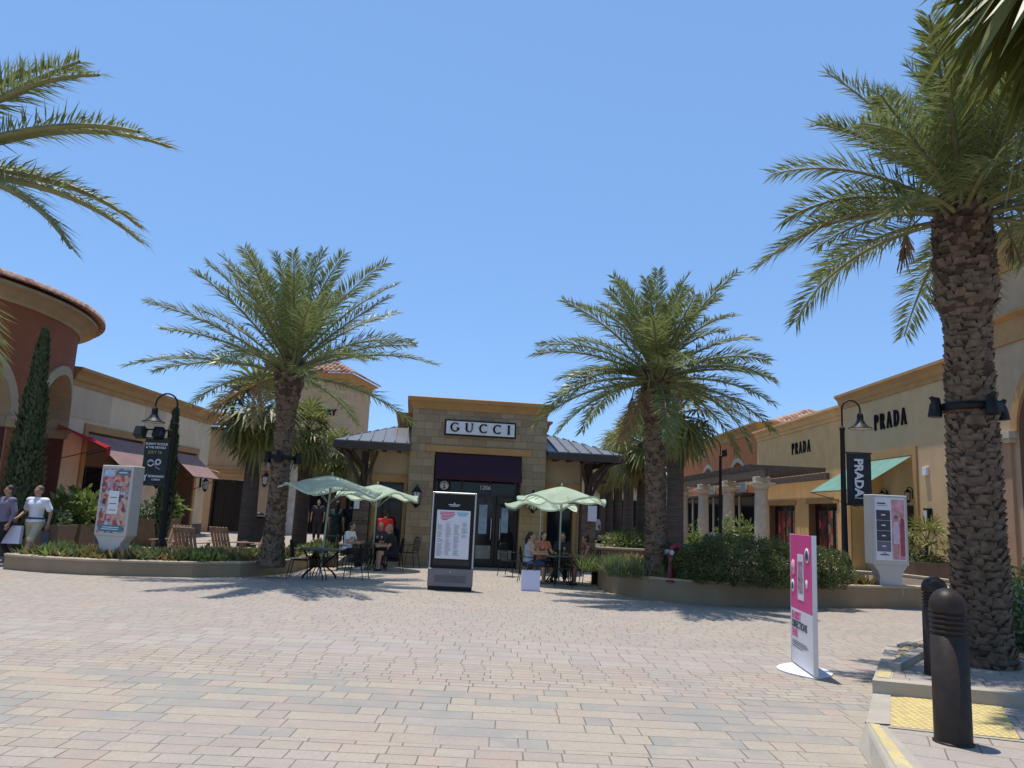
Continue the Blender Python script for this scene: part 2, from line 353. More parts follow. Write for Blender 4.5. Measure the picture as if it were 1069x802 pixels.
# wall with arched openings on any surface: mp(s, depth, z) -> point ; arches (centre, half width, sill, spring)
def arch_wall(mb, mp, s0, s1, z0, z1, t, arches, mi=0, rmi=0, step=.35):
    cuts = {s0, s1}
    for c, w, sill, sp in arches:
        for k in range(17): cuts.add(c-w*cos(pi*k/16))
    k = int((s1-s0)/step)
    for i in range(1, k):
        q = s0+(s1-s0)*i/k
        if not any(abs(q-c) < w+.02 for c, w, _, _ in arches): cuts.add(q)
    cs = sorted(a for a in cuts if s0-1e-6 <= a <= s1+1e-6)
    def q4(pts, m_): mb.add(pts, [(0, 1, 2, 3)], m_, False)
    for a, b in zip(cs, cs[1:]):
        mid = (a+b)/2; A = next((r for r in arches if abs(mid-r[0]) < r[1]), None)
        ivs = [((z0, z0), (z1, z1))]
        if A:
            c, w, sill, sp = A
            ha = sp+sqrt(max(0, w*w-(a-c)**2)); hb = sp+sqrt(max(0, w*w-(b-c)**2))
            ivs = [((ha, hb), (z1, z1))]
            if sill > z0+.01: ivs.append(((z0, z0), (sill, sill)))
            q4([mp(a, 0, ha), mp(b, 0, hb), mp(b, t, hb), mp(a, t, ha)], rmi)
            if abs(a-(c-w)) < 1e-5: q4([mp(a, 0, sill), mp(a, 0, sp), mp(a, t, sp), mp(a, t, sill)], rmi)
            if abs(b-(c+w)) < 1e-5: q4([mp(b, 0, sill), mp(b, t, sill), mp(b, t, sp), mp(b, 0, sp)], rmi)
        for (la, lb), (ua, ub) in ivs:
            q4([mp(a, 0, la), mp(b, 0, lb), mp(b, 0, ub), mp(a, 0, ua)], mi)
            q4([mp(a, t, la), mp(a, t, ua), mp(b, t, ub), mp(b, t, lb)], mi)
            q4([mp(a, 0, ua), mp(b, 0, ub), mp(b, t, ub), mp(a, t, ua)], mi)
    for s_ in (s0, s1): q4([mp(s_, 0, z0), mp(s_, t, z0), mp(s_, t, z1), mp(s_, 0, z1)], mi)
def arch_trim(mb, mp, c, w, sp, tw, pr, z0=None, mi=0):     # band round an arch, proud by pr
    pts = [(c-w*cos(pi*k/20), sp+w*sin(pi*k/20), c-(w+tw)*cos(pi*k/20), sp+(w+tw)*sin(pi*k/20)) for k in range(21)]
    if z0 is not None: pts = [(c-w, z0, c-w-tw, z0)]+pts+[(c+w, z0, c+w+tw, z0)]
    for p, q in zip(pts, pts[1:]):
        a, b, c_, d = (p[0], p[1]), (q[0], q[1]), (q[2], q[3]), (p[2], p[3])
        f = lambda k, dd: mp(k[0], dd, k[1])
        mb.add([f(a, -pr), f(b, -pr), f(c_, -pr), f(d, -pr), f(a, .02), f(b, .02), f(c_, .02), f(d, .02)], [(0, 1, 2, 3), (3, 2, 6, 7), (0, 4, 5, 1)], mi)
# barrel tile surface: a eave start, b eave end, up = slope vector, vmax(u in 0..1) = fraction of up reached
def tiles(mb, a, b, up, vmax, w=.26, r=.085, seg=.42, mi=0):
    a, b, up = V(a), V(b), V(up); e = b-a; L = e.length; ed = e.normalized(); n_ = ed.cross(up).normalized()
    if n_.z < 0: n_ = -n_
    UL = up.length; ud = up.normalized(); k = max(2, int(L/w)); w = L/k
    for i in range(k):
        u = (i+.5)/k; vm = vmax(u)*UL
        if vm < .1: continue
        ns = max(1, int(vm/seg)); o = a+ed*(u*L)
        for j in range(ns):
            v0 = vm*j/ns-.02; v1 = vm*(j+1)/ns+.03
            vs = []
            for vv, rr, hh in ((v0, r*1.12, .028), (v1, r*.92, .0)):
                for t in range(6):
                    an = pi*t/5; vs.append(o+ud*vv+ed*(-cos(an)*rr*1.05)+n_*(sin(an)*rr+hh))
            mb.add(vs, [(t, t+1, t+7, t+6) for t in range(5)]+[(5, 4, 3, 2, 1, 0)], mi+(0 if random.random() < .7 else 1), True)
    # pan under the barrels
    for i in range(k):
        u0, u1 = i/k, (i+1)/k
        mb.add([a+ed*(u0*L), a+ed*(u1*L), a+ed*(u1*L)+up*vmax(u1), a+ed*(u0*L)+up*vmax(u0)], [(0, 1, 2, 3)], mi+1)
# ================================================================ light and sky
SUN_EL, SUN_AZ = 80.0, -42.0          # azimuth measured from +Y (view direction) towards +X
sd = V((cos(R(SUN_EL))*sin(R(SUN_AZ)), cos(R(SUN_EL))*cos(R(SUN_AZ)), sin(R(SUN_EL))))
sl = bpy.data.lights.new('sun', 'SUN'); sl.energy = 4.6; sl.angle = R(.53); sl.color = (1, .955, .88)
so = bpy.data.objects.new('sun', sl); C.objects.link(so); so.rotation_euler = (-sd).to_track_quat('-Z', 'Y').to_euler(); so.location = (0, 0, 40)
wd = bpy.data.worlds.new('World'); SC.world = wd; wd.use_nodes = True; nt = wd.node_tree
sk = N(nt, 'ShaderNodeTexSky', sky_type='NISHITA'); sk.sun_disc = False; sk.sun_elevation = R(SUN_EL); sk.sun_rotation = R(SUN_AZ)
sk.altitude = 2200; sk.air_density = 1.0; sk.dust_density = .0; sk.ozone_density = 1.5
tn = mixc(nt, 1.0, sk.outputs[0], (.98, 1.12, 1.22), 'MULTIPLY'); tn = mixc(nt, .6, tn, (1.74, 3.32, 6.4)); bg = nt.nodes['Background']; nt.links.new(tn, bg.inputs[0]); bg.inputs[1].default_value = .15
SC.view_settings.view_transform = 'Standard'; SC.view_settings.look = 'None'; SC.view_settings.gamma = 1; SC.view_settings.exposure = .0
SC.cycles.use_denoising = True; SC.cycles.max_bounces = 6; SC.cycles.transparent_max_bounces = 6
# ================================================================ palette
m_trim = mat('stucco_ochre', (.44, .245, .09), .9, .12, 2, .25, 90, streak=True)
m_beige = mat('stucco_beige', (.70, .53, .335), .9, .08, 1.2, .25, 90, streak=True)
m_beige2 = mat('stucco_sand', (.58, .435, .28), .9, .08, 1.2, .25, 90, streak=True)
m_yel = mat('stucco_yellow', (.70, .42, .165), .9, .10, 1.4, .25, 90, streak=True)
m_red = mat('stucco_terracotta', (.27, .080, .030), .9, .14, 1.5, .25, 90, streak=True)
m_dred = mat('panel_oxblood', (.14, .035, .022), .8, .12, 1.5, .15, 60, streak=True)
m_org = mat('stucco_burnt_orange', (.52, .17, .05), .9, .12, 1.5, .25, 90, streak=True)
m_tan = mat('stucco_tan', (.47, .325, .19), .9, .10, 1.4, .25, 90, streak=True)
m_cream = mat('cast_stone_cream', (.50, .42, .29), .85, .12, 3, .3, 60)
m_colst = mat('cast_stone_column', (.50, .43, .33), .85, .16, 4, .4, 40)
m_base = mat('wall_base_grey', (.115, .095, .08), .85, .12, 3, .2)
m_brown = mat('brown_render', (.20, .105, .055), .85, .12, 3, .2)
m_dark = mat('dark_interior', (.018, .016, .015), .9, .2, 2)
m_glass = glassmat('shop_glass', (.012, .014, .018))
m_frame = mat('bronze_frame', (.025, .021, .018), .4, .1, 5, metal=.3)
m_black = mat('black_metal', (.012, .011, .011), .5, .15, 9, spec=.28)
m_wood = mat('dark_timber', (.060, .034, .024), .8, .25, 7, .3, 30)
m_fascia = mat('fascia_brown', (.055, .038, .032), .7, .15, 4)
m_pergola = mat('weathered_timber', (.13, .095, .075), .85, .2, 6, .3, 30)
m_roofm = mat('standing_seam_metal', (.19, .18, .17), .38, .08, 2, metal=.35)
m_purple = mat('awning_plum', (.035, .008, .02), .9, .1, 4, .2, 200)
m_mauve = None

m_tile = [mat('roof_tile_buff', (.48, .30, .21), .85, .22, 6, .3, 40), mat('roof_tile_clay', (.36, .16, .095), .85, .25, 6, .3, 40)]
m_stone = brickmat('ashlar_sandstone', (.31, .22, .125), (.47, .345, .205), (.22, .165, .105), .40, .215, .008, .5, squash=.62)
m_brick = brickmat('tumbled_brick', (.11, .062, .042), (.27, .17, .12), (.16, .13, .10), .22, .075, .008, .5)
m_white = mat('white_panel', (.72, .72, .72), .5, .03, 3)
m_cloth_teal = None
def clothmat(name, c, tr=.45, var=.12):
    m, nt, b = newmat(name); f = noi(nt, 2.5, 3)
    o = ramp(nt, f, [(.3, tuple(x*(1-var) for x in c)), (.7, tuple(min(1, x*(1+var)) for x in c))])
    nt.links.new(o, b.inputs['Base Color']); b.inputs['Roughness'].default_value = .85; b.inputs['Specular IOR Level'].default_value = .2
    t = N(nt, 'ShaderNodeBsdfTranslucent'); nt.links.new(o, t.inputs[0]); mx = N(nt, 'ShaderNodeMixShader'); mx.inputs[0].default_value = tr
    nt.links.new(b.outputs[0], mx.inputs[1]); nt.links.new(t.outputs[0], mx.inputs[2]); nt.links.new(mx.outputs[0], nt.nodes['Material Output'].inputs[0]); return m
m_teal = clothmat('awning_teal', (.24, .46, .38), .45)
m_mauve = clothmat('awning_mauve', (.52, .34, .31), .5)
m_crim = clothmat('awning_crimson', (.50, .05, .07), .5)
m_beiger = mat('stucco_honey', (.58, .385, .195), .9, .08, 1.2, .25, 90, streak=True)
m_shopred = mat('display_red', (.55, .04, .02), .7, .4, 5)
m_shoporg = mat('display_orange', (.60, .22, .06), .7, .5, 6)
m_shopskin = mat('display_tan', (.45, .30, .20), .7, .5, 6)
def patch(name, cols, sc):
    m, nt, b = newmat(name); vo = N(nt, 'ShaderNodeTexVoronoi'); vo.inputs['Scale'].default_value = sc; nt.links.new(objco(nt), vo.inputs['Vector'])
    s = N(nt, 'ShaderNodeSeparateColor'); nt.links.new(vo.outputs['Color'], s.inputs[0]); k = len(cols)
    nt.links.new(ramp(nt, s.outputs[0], [(i/k, c) for i, c in enumerate(cols)], 'CONSTANT'), b.inputs['Base Color']); b.inputs['Roughness'].default_value = .35; return m
m_disp1 = patch('display_crimson', [(.30, .02, .015), (.05, .02, .02), (.45, .10, .06), (.25, .02, .02), (.02, .02, .02)], 2.2)
m_disp2 = patch('display_amber', [(.45, .14, .06), (.06, .05, .03), (.50, .28, .16), (.10, .14, .07), (.40, .05, .03)], 2.6)
m_letter = mat('letter_black', (.008, .007, .007), .7, 0, spec=.1)
# ================================================================ ground
desert = mat('desert_ground', (.34, .28, .21), .95, .2, .02)
MB().add([(-6000, -3000, -.012), (6000, -3000, -.012), (6000, 9000, -.012), (-6000, 9000, -.012)], [(0, 1, 2, 3)]).build('ground', desert, kind='structure')
m_pave = pavermat('plaza_pavers', [(-30, .19, .60, 0, 0), (5.8, .231, .92, 1, 0), (7.65, .13, .50, 0, 0), (8.95, .275, .62, 0, 1), (10.35, .15, .46, 0, .4)])
MB().add([(-45, -12, -.004), (45, -12, -.004), (45, 95, -.004), (-45, 95, -.004)], [(0, 1, 2, 3)]).build('plaza_pavement', m_pave, kind='structure')
# mountains
mm = MB(); rng = random.Random(3); nn = 90
rows = []
for j, (d, hh) in enumerate(((3300, 0), (3700, .55), (4200, 1.0), (4900, .8), (5600, 0))):
    row = []
    for i in range(nn+1):
        a = R(-50+95*i/nn); base = 470*(math.exp(-((i-27)/13)**2)*1.05+.30*math.exp(-((i-46)/8)**2)+.10)
        z = hh*base*(.75+.5*noise.noise(V((i*.22, j*.7, 1)))+.08*noise.noise(V((i*.9, j*1.7, 4)))) if hh else -20
        row.append((sin(a)*d, cos(a)*d, z))
    rows.append(row)
mm.add([p for r_ in rows for p in r_], [(j*(nn+1)+i, j*(nn+1)+i+1, (j+1)*(nn+1)+i+1, (j+1)*(nn+1)+i) for j in range(4) for i in range(nn)], 0, True)
m_mtn = mat('rock_with_haze_tint', (.15, .165, .20), .95, .25, .002, .6, .01, spec=.0)  # blue of the distant haze is mixed into the rock colour
mm.build('mountains', m_mtn, kind='structure')

# ---------------------------------------------------------------- helpers for building details
def cornice(mb, pts_fn, s0, s1, z, prof, step=None, mi=0):
    """sweep profile [(out, dz)] along s with mp(s, depth, z)"""
    k = 1 if not step else max(1, int((s1-s0)/step)); n = len(prof)
    vs = [pts_fn(s0+(s1-s0)*i/k, -o, z+dz) for i in range(k+1) for o, dz in prof]
    fs = [(i*n+j, (i+1)*n+j, (i+1)*n+(j+1) % n, i*n+(j+1) % n) for i in range(k) for j in range(n)]
    fs += [tuple(range(n))[::-1], tuple(k*n+j for j in range(n))]
    mb.add(vs, fs, mi)
def wall_lantern(parent, x, y, z, s=1.0, rz=0):
    T = Matrix.Translation((x, y, z)) @ Matrix.Rotation(rz, 4, 'Z') @ Matrix.Diagonal((s, s, s, 1))
    m = MB(); m.box(-.06, .06, -.03, 0, -.15, .2, T=T, ch=.01); m.tube([(0, -.02, .2), (0, -.1, .27), (0, -.2, .27), (0, -.22, .2)], .015, 6, T=T)
    TT = T @ Matrix.Translation((0, -.2, 0))
    m.lathe([(.02, .22), (.05, .18), (.12, .10), (.13, .08), (.115, .08)], 8, T=TT); m.lathe([(.03, -.30), (.05, -.26), (.09, -.22), (.09, -.2)], 8, T=TT)
    for k in range(8): m.tube([(.11*cos(pi*k/4), .11*sin(pi*k/4), .09), (.085*cos(pi*k/4), .085*sin(pi*k/4), -.21)], .008, 4, T=TT)
    o = m.build('wall_lantern', m_black, parent)
    g = MB(); g.lathe([(.075, -.2), (.1, .08)], 8, T=TT, sm=False); g.build('lantern_glass', m_lglass, o)
m_lglass = mat('frosted_glass', (.55, .56, .55), .3, .05)
def window(parent, x0, x1, z0, z1, y, nv=1, nh=0, name='window', fw=.05, glass=None, T=None):
    m = MB(); T = T if T is not None else Matrix()
    m.box(x0, x0+fw, y-.04, y+.04, z0, z1, T=T); m.box(x1-fw, x1, y-.04, y+.04, z0, z1, T=T)
    m.box(x0+fw, x1-fw, y-.04, y+.04, z0, z0+fw, T=T); m.box(x0+fw, x1-fw, y-.04, y+.04, z1-fw, z1, T=T)
    for k in range(1, nv):
        q = x0+(x1-x0)*k/nv; m.box(q-fw/2, q+fw/2, y-.035, y+.035, z0+fw, z1-fw, T=T)
    for k in range(nh):
        q = z1-.55-(k*.8); m.box(x0+fw, x1-fw, y-.03, y+.03, q, q+fw, T=T)
    o = m.build(name, m_frame, parent)
    g = MB(); g.box(x0+.01, x1-.01, y-.008, y+.008, z0+.01, z1-.01, T=T); g.build('glass_pane', glass or m_glass, o)
    return o
def awning(parent, x0, x1, z0, proj, drop, material, val=.0, y=0, T=None, label=None, arms=True):
    T = T if T is not None else Matrix(); m = MB(); n = 10
    for i in range(n):
        a, b = x0+(x1-x0)*i/n, x0+(x1-x0)*(i+1)/n
        m.add([(a, y-.03, z0+.02), (b, y-.03, z0+.02), (b, y-proj, z0-drop+.02), (a, y-proj, z0-drop+.02)], [(0, 3, 2, 1)], 0, False, T)
        if val: m.add([(a, y-proj-.004, z0-drop+.02), (b, y-proj-.004, z0-drop+.02), (b, y-proj-.012, z0-drop-val), (a, y-proj-.012, z0-drop-val)], [(0, 3, 2, 1)], 0, False, T)
    o = m.build('awning', material, parent, label)
    if arms:
        f = MB()
        for x in (x0+.05, x1-.05):
            f.tube([(x, y-.03, z0-drop-.5), (x, y-proj+.02, z0-drop-.01)], .014, 6, T=T)
        f.tube([(x0, y-proj+.01, z0-drop-.015), (x1, y-proj+.01, z0-drop-.015)], .014, 6, T=T)
        f.build('awning_frame', m_frame, o)
    return o
CORN = [(0, -.55), (.05, -.55), (.05, -.42), (.12, -.36), (.16, -.22), (.27, -.10), (.30, -.10), (.30, .0), (0, .02)]

# ================================================================ jewel box shop in the middle
a0 = P(420, 586, 22.3); GY = radians_yaw = -R(7)
shop = thing('stone_shop', 'small stone fronted shop in the centre with white name board and plum awning', 'shop',
             (P(494, 587, 22.4).x, 22.4, 0), R(7.0))
# local frame: portal centred on x = 0, front plane y = 0
PW = 1.98; H = 4.72
m = MB(); wall(m, -PW, PW, 0, H-.25, .55, [(-1.27, 1.27, 0, 3.22)]); 
m.box(-PW, -PW+.5, .55, 3.0, 0, H-.25); m.box(PW-.5, PW, .55, 3.0, 0, H-.25)
m.build('stone_portal', m_stone, shop)
mp0 = lambda s, d, z: (s, d, z)
m = MB(); 
def ring_cornice(mb, x0, x1, y0, y1, z, prof, mi=0, T=None):
    n = len(prof); vs = []
    for cx, cy, sx, sy in ((x0, y0, -1, -1), (x1, y0, 1, -1), (x1, y1, 1, 1), (x0, y1, -1, 1)):
        for o, dz in prof: vs.append((cx+sx*o, cy+sy*o, z+dz))
    fs = [(i*n+j, ((i+1) % 4)*n+j, ((i+1) % 4)*n+(j+1) % n, i*n+(j+1) % n) for i in range(4) for j in range(n)]
    mb.add(vs, fs, mi, False, T); mb.add([(x0-prof[-1][0], y0-prof[-1][0], z+prof[-1][1]-.001), (x1+prof[-1][0], y0-prof[-1][0], z+prof[-1][1]-.001), (x1+prof[-1][0], y1+prof[-1][0], z+prof[-1][1]-.001), (x0-prof[-1][0], y1+prof[-1][0], z+prof[-1][1]-.001)], [(0, 1, 2, 3)], mi, False, T)
ring_cornice(m, -PW, PW, 0, 3.0, H, [(-.02, -.26), (.03, -.26), (.04, -.2), (.13, -.05), (.17, -.05), (.17, .06), (.0, .1)])
m.build('portal_cornice', m_trim, shop)
m = MB(); m.box(-1.55, 1.55, -.05, .0, 3.22, 3.42, ch=.01); m.build('lintel', m_trim, shop)
# name board
m = MB(); m.box(-1.04, 1.04, -.10, -.0, 3.72, 4.18, 0, ch=.008); m.box(-.995, .995, -.112, -.10, 3.765, 4.135, 1)
sg = m.build('name_board', [m_black, m_white], shop)
word(sg, 'GUCCI', .25, .165, .10, .20, .03, Matrix.Translation((0, -.112, 3.835)), m_letter, sx=1.05)
# plum awning and glass front inside the portal
awning(shop, -1.24, 1.24, 3.18, .42, .62, m_purple, val=.12, y=0.02, arms=False)
m = MB(); m.box(-1.24, 1.24, .05, .50, 3.16, 3.21); m.build('awning_box', m_purple, shop)
sf = window(shop, -1.24, 1.24, 0.0, 2.55, .40, 3, 1, name='shopfront', fw=.07)
for dx in (-.02, .62):
    d = MB(); wd_ = .62; x0 = dx+.0
    d.box(x0, x0+.07, .30, .36, .04, 2.08); d.box(x0+wd_-.07, x0+wd_, .30, .36, .04, 2.08); d.box(x0+.07, x0+wd_-.07, .30, .36, .04, .2); d.box(x0+.07, x0+wd_-.07, .30, .36, 1.98, 2.08)
    do = d.build('door', m_frame, shop)
    g = MB(); g.box(x0+.07, x0+wd_-.07, .325, .335, .2, 1.98); g.build('door_glass', m_glass, do)
    hd = MB(); hx = x0+(wd_-.12 if dx < 0 else .12); hd.tube([(hx, .30, .8), (hx, .24, .85), (hx, .24, 1.35), (hx, .30, 1.4)], .012, 6); hd.build('door_handle', m_lglass, do)
m = MB(); put_text(m, '1206', .17, .26, .33, 2.22, .004, .002); m.build('house_number', m_white, shop)
# blue posters seen inside the doors; lower pale panels paint paving reflections
m_pb = mat('poster_blue', (.26, .36, .43), .5, .3, 8); m_pc = mat('painted_reflection', (.22, .21, .17), .5, .2, 4)
for (xa, xb, za, zb, mm_) in ((.12, .36, .95, 1.78, m_pb), (.78, .98, 1.0, 1.72, m_pb), (.06, .50, .24, .62, m_pc), (.72, 1.12, .24, .50, m_pc)): m = MB(); m.box(xa, xb, .319, .3235, za, zb); m.build('poster_and_reflection', mm_, shop)
# info disc
m = MB(); m.box(-1.12, -.76, .26, .30, 2.12, 2.46, 0, ch=.006)
Tn = Matrix.Translation((-.94, .26, 2.29)) @ Matrix.Rotation(R(90), 4, 'X'); m.lathe([(.0, .001), (.13, .001), (.13, .012), (0, .012)], 28, 1, Tn, cap=False)
m.box(-.955, -.925, .235, .2475, 2.20, 2.31, 0); m.ball((-.94, .243, 2.36), (.02, .006, .02), 0); m.box(-.975, -.905, .2345, .247, 2.195, 2.22, 0)
m.build('information_sign', [m_black, m_white], shop)
# wings
for sgn, wx in ((-1, 3.02), (1, 3.12)):
    m = MB(); xa, xb = (-wx, -PW) if sgn < 0 else (PW, wx)
    op = (-2.86, -2.10, 0.05, 2.30) if sgn < 0 else (2.14, 2.92, 0.05, 2.30)
    wall(m, xa, xb, 0, 3.35, .25, [op], y=.45); m.box(sgn*wx-.12, sgn*wx+.12, .72, 7.4, 0, 3.3)
    m.build('wing_wall', m_tan, shop)
    m = MB(); m.box(min(xa, xb)-.02, max(xa, xb), .38, .45, 2.32, 2.52); m.box(op[0]-.12, op[0], .40, .45, .0, 2.32); m.box(op[1], op[1]+.1, .40, .45, 0, 2.32); m.build('window_surround', m_trim, shop)
    window(shop, op[0], op[1], .06, 2.28, .58, 2, 1)
    # brick pier with timber post and brackets
    px = sgn*(wx+.24)
    m = MB(); m.box(px-.22, px+.22, .18, .62, 0, 1.95, ch=.01); m.box(px-.26, px+.26, .14, .66, 1.95, 2.05, 1); m.build('brick_pier', [m_brick, m_cream], shop)
    m = MB(); m.box(px-.10, px+.10, .28, .48, 2.05, 3.15, ch=.01)
    for q in (-1, 1):
        m.tube([(px+q*.06, .30, 2.15), (px+q*.12+sgn*.1, .2, 2.5), (px+sgn*.45+q*.04, -.1+q*.1, 3.05), (px+sgn*.6, -.2, 3.14)], .055, 5, sm=False)
        m.tube([(px, .28, 2.3), (px-sgn*.1+q*.1, .1, 2.7), (px+q*.35, -.2, 3.12)], .05, 5, sm=False)
    m.build('timber_bracket', m_wood, shop)
    m = MB(); m.box(px-.20, px-.05, .125, .14, 1.50, 1.85) if sgn < 0 else m.box(px-.05, px+.22, .12, .135, 1.45, 1.9); m.build('notice_plate', m_white, shop)
# clerestory
m = MB(); m.box(-2.35, 2.35, 2.2, 6.5, 3.8, 4.38); ring_cornice(m, -2.35, 2.35, 2.2, 6.5, 4.55, [(-.02, -.34), (.03, -.34), (.08, -.14), (.16, -.06), (.16, 0), (0, .02)]); m.build('raised_parapet', m_trim, shop)
# hip skirt roof with seams
RF = [(-4.10, -.35), (4.25, -.35), (4.25, 8.6), (-4.10, 8.6)]; RI = [(-2.35, 2.2), (2.35, 2.2), (2.35, 6.5), (-2.35, 6.5)]; ZE, ZT = 3.40, 4.12
m = MB(); th = .05
def lerp(a, b, t): return a+(b-a)*t
for i in range(4):
    a, b = RF[i], RF[(i+1) % 4]; c, d = RI[(i+1) % 4], RI[i]
    A, B, C_, D = V((*a, ZE)), V((*b, ZE)), V((*c, ZT)), V((*d, ZT))
    parts = [(0, 1)]
    if i == 0:   # the portal interrupts the front slope
        t0 = (-PW-.0-RF[0][0])/(RF[1][0]-RF[0][0]); t1 = (PW-RF[0][0])/(RF[1][0]-RF[0][0])
        ps = [(A, A.lerp(B, t0), V((-PW, D.y, ZT)), D), (A.lerp(B, t1), B, C_, V((PW, C_.y, ZT)))]
    else: ps = [(A, B, C_, D)]
    for q in ps:
        m.add([*q, *[p-V((0, 0, th)) for p in q]], [(0, 1, 2, 3), (7, 6, 5, 4), (0, 4, 5, 1), (1, 5, 6, 2), (2, 6, 7, 3), (3, 7, 4, 0)])
    # seams run up the slope
    ed = (B-A).normalized(); L = (B-A).length; kk = int(L/.33)
    inn0 = (D-A).dot(ed); inn1 = (C_-A).dot(ed); upv = (D-A)-ed*inn0
    for s in range(1, kk):
        x = L*s/kk; f = min(1, x/inn0 if x < inn0 else (L-x)/(L-inn1) if x > inn1 else 1)
        p = A+ed*x; q = p+upv*f
        if i == 0 and -PW-.03 < p.x < PW+.03: continue
        m.bar(p+V((0, 0, .02)), q+V((0, 0, .02)), .03, .045)
m.build('metal_roof', m_roofm, shop)
m = MB()
def fas(a, b):
    m.bar((*a, ZE-.13), (*b, ZE-.13), .06, .2)
fas(RF[0], (-PW, RF[0][1])); fas((PW, RF[0][1]), RF[1]); fas(RF[1], RF[2]); fas(RF[3], RF[0])
m.add([(-4.08, -.33, ZE-.1), (-PW, -.33, ZE-.1), (-PW, .45, ZE-.02), (-4.08, .45, ZE-.02)], [(0, 1, 2, 3)]); m.add([(PW, -.33, ZE-.1), (4.23, -.33, ZE-.1), (4.23, .45, ZE-.02), (PW, .45, ZE-.02)], [(0, 1, 2, 3)])
m.add([(3.1, .45, ZE-.03), (4.23, .45, ZE-.03), (4.23, 8.5, ZE-.03), (3.1, 8.5, ZE-.03)], [(0, 1, 2, 3)]); m.add([(-4.08, .45, ZE-.03), (-3.0, .45, ZE-.03), (-3.0, 8.5, ZE-.03), (-4.08, 8.5, ZE-.03)], [(0, 1, 2, 3)])
for k in range(5):
    for x in (-2.3-.42*k, 2.3+.42*k): m.box(x-.05, x+.05, -.25, .45, ZE-.24, ZE-.12)
m.build('eaves', m_fascia, shop)
wall_lantern(shop, -1.72, 0, 1.95, 1.15); wall_lantern(shop, 1.62, 0, 1.95, 1.15)
m = MB(); m.box(-3.1, 3.2, 7.4, 7.6, 0, 3.3); m.build('rear_wall', m_tan, shop)
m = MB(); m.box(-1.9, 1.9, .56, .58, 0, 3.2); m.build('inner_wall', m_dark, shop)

# ================================================================ rotunda on the left
m_atrim = mat('stucco_khaki_trim', (.40, .305, .19), .9, .12, 2, .25, 90)
RC = V((-19.6, 20.5, 0)); RR = 6.75
rot = thing('rotunda_building', 'round terracotta building with clay tiled eaves and tall arches at the left edge', 'building', RC)
def mpr(s, d, z):                    # s = angle*R from +X going towards -Y (left to right seen from outside is decreasing angle)
    a = s/RR; r = RR-d; return (r*cos(a), r*sin(a), z)
ZC = 6.35; SPR = 3.45
def ang_at(px, py=430):
    best = None
    for k in range(-900, 900):
        a = R(k*.1); p = RC+V((RR*cos(a), RR*sin(a), 0))
        q = CM.transposed() @ (p+V((0, 0, SPR))-V((0, 0, CAMZ)))
        if q.z >= 0: continue
        x = 534.5+FPX*q.x/-q.z
        nrm = V((cos(a), sin(a), 0))
        if nrm.dot(p) > 0: continue
        if best is None or abs(x-px) < best[0]: best = (abs(x-px), a)
    return best[1]
A2 = ang_at(60); A1 = ang_at(17)
w2 = 1.5; pitch_a = (A2-A1)
print('rot', A2, A1)
arches = [((A2-k*.60)*RR, w2, 0, SPR) for k in range(0, 4)]
m = MB(); s_lo = (A2-4*.56)*RR; s_hi = (A2+2.0*.56)*RR
arch_wall(m, mpr, s_lo, s_hi, 0, ZC, 1.1, arches, 0, 1, step=.25)
m.build('drum_wall', [m_red, m_tan], rot)
for c, w, sill, sp in arches:
    m = MB(); arch_trim(m, mpr, c, w, sp, .26, .06); m.build('arch_surround', m_atrim, rot)
    for q in (-1, 1):                # ledge at the springing and piers below
        tr = MB(); pn = MB()
        a, b = sorted((c+q*w, c+q*(w+.42)))
        cornice(tr, mpr, a-(.06 if q < 0 else .08), b+(.08 if q < 0 else .06), sp, [(0, -.28), (.05, -.28), (.09, -.12), (.16, -.06), (.16, 0), (0, .02)], step=.2)
        f = c+q*w; qq = -q
        # pier cladding inside the reveal, dark red
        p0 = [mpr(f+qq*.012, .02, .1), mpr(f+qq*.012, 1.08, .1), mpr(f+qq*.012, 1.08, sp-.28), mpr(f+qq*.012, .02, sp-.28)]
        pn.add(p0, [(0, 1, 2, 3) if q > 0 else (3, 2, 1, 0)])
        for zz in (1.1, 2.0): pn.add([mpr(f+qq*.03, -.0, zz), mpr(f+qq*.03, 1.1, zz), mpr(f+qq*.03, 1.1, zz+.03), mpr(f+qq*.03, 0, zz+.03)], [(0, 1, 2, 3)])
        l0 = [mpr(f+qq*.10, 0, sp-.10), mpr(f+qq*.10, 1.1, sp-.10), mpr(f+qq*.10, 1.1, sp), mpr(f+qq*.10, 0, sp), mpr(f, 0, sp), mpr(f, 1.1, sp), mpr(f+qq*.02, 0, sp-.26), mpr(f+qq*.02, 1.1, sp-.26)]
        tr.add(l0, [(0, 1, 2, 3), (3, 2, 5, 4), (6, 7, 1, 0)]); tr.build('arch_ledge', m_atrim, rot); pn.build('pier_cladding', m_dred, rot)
m = MB()
cornice(m, mpr, s_lo, s_hi, ZC, [(0, -.02), (.05, -.02), (.10, .06), (.30, .22), (.44, .27), (.50, .27), (.50, .36), (0, .40)], step=.3)
m.build('eaves_moulding', mat('stucco_khaki', (.36, .255, .145), .9, .12, 2, .25, 90, streak=True), rot)
m = MB(); kk = 150
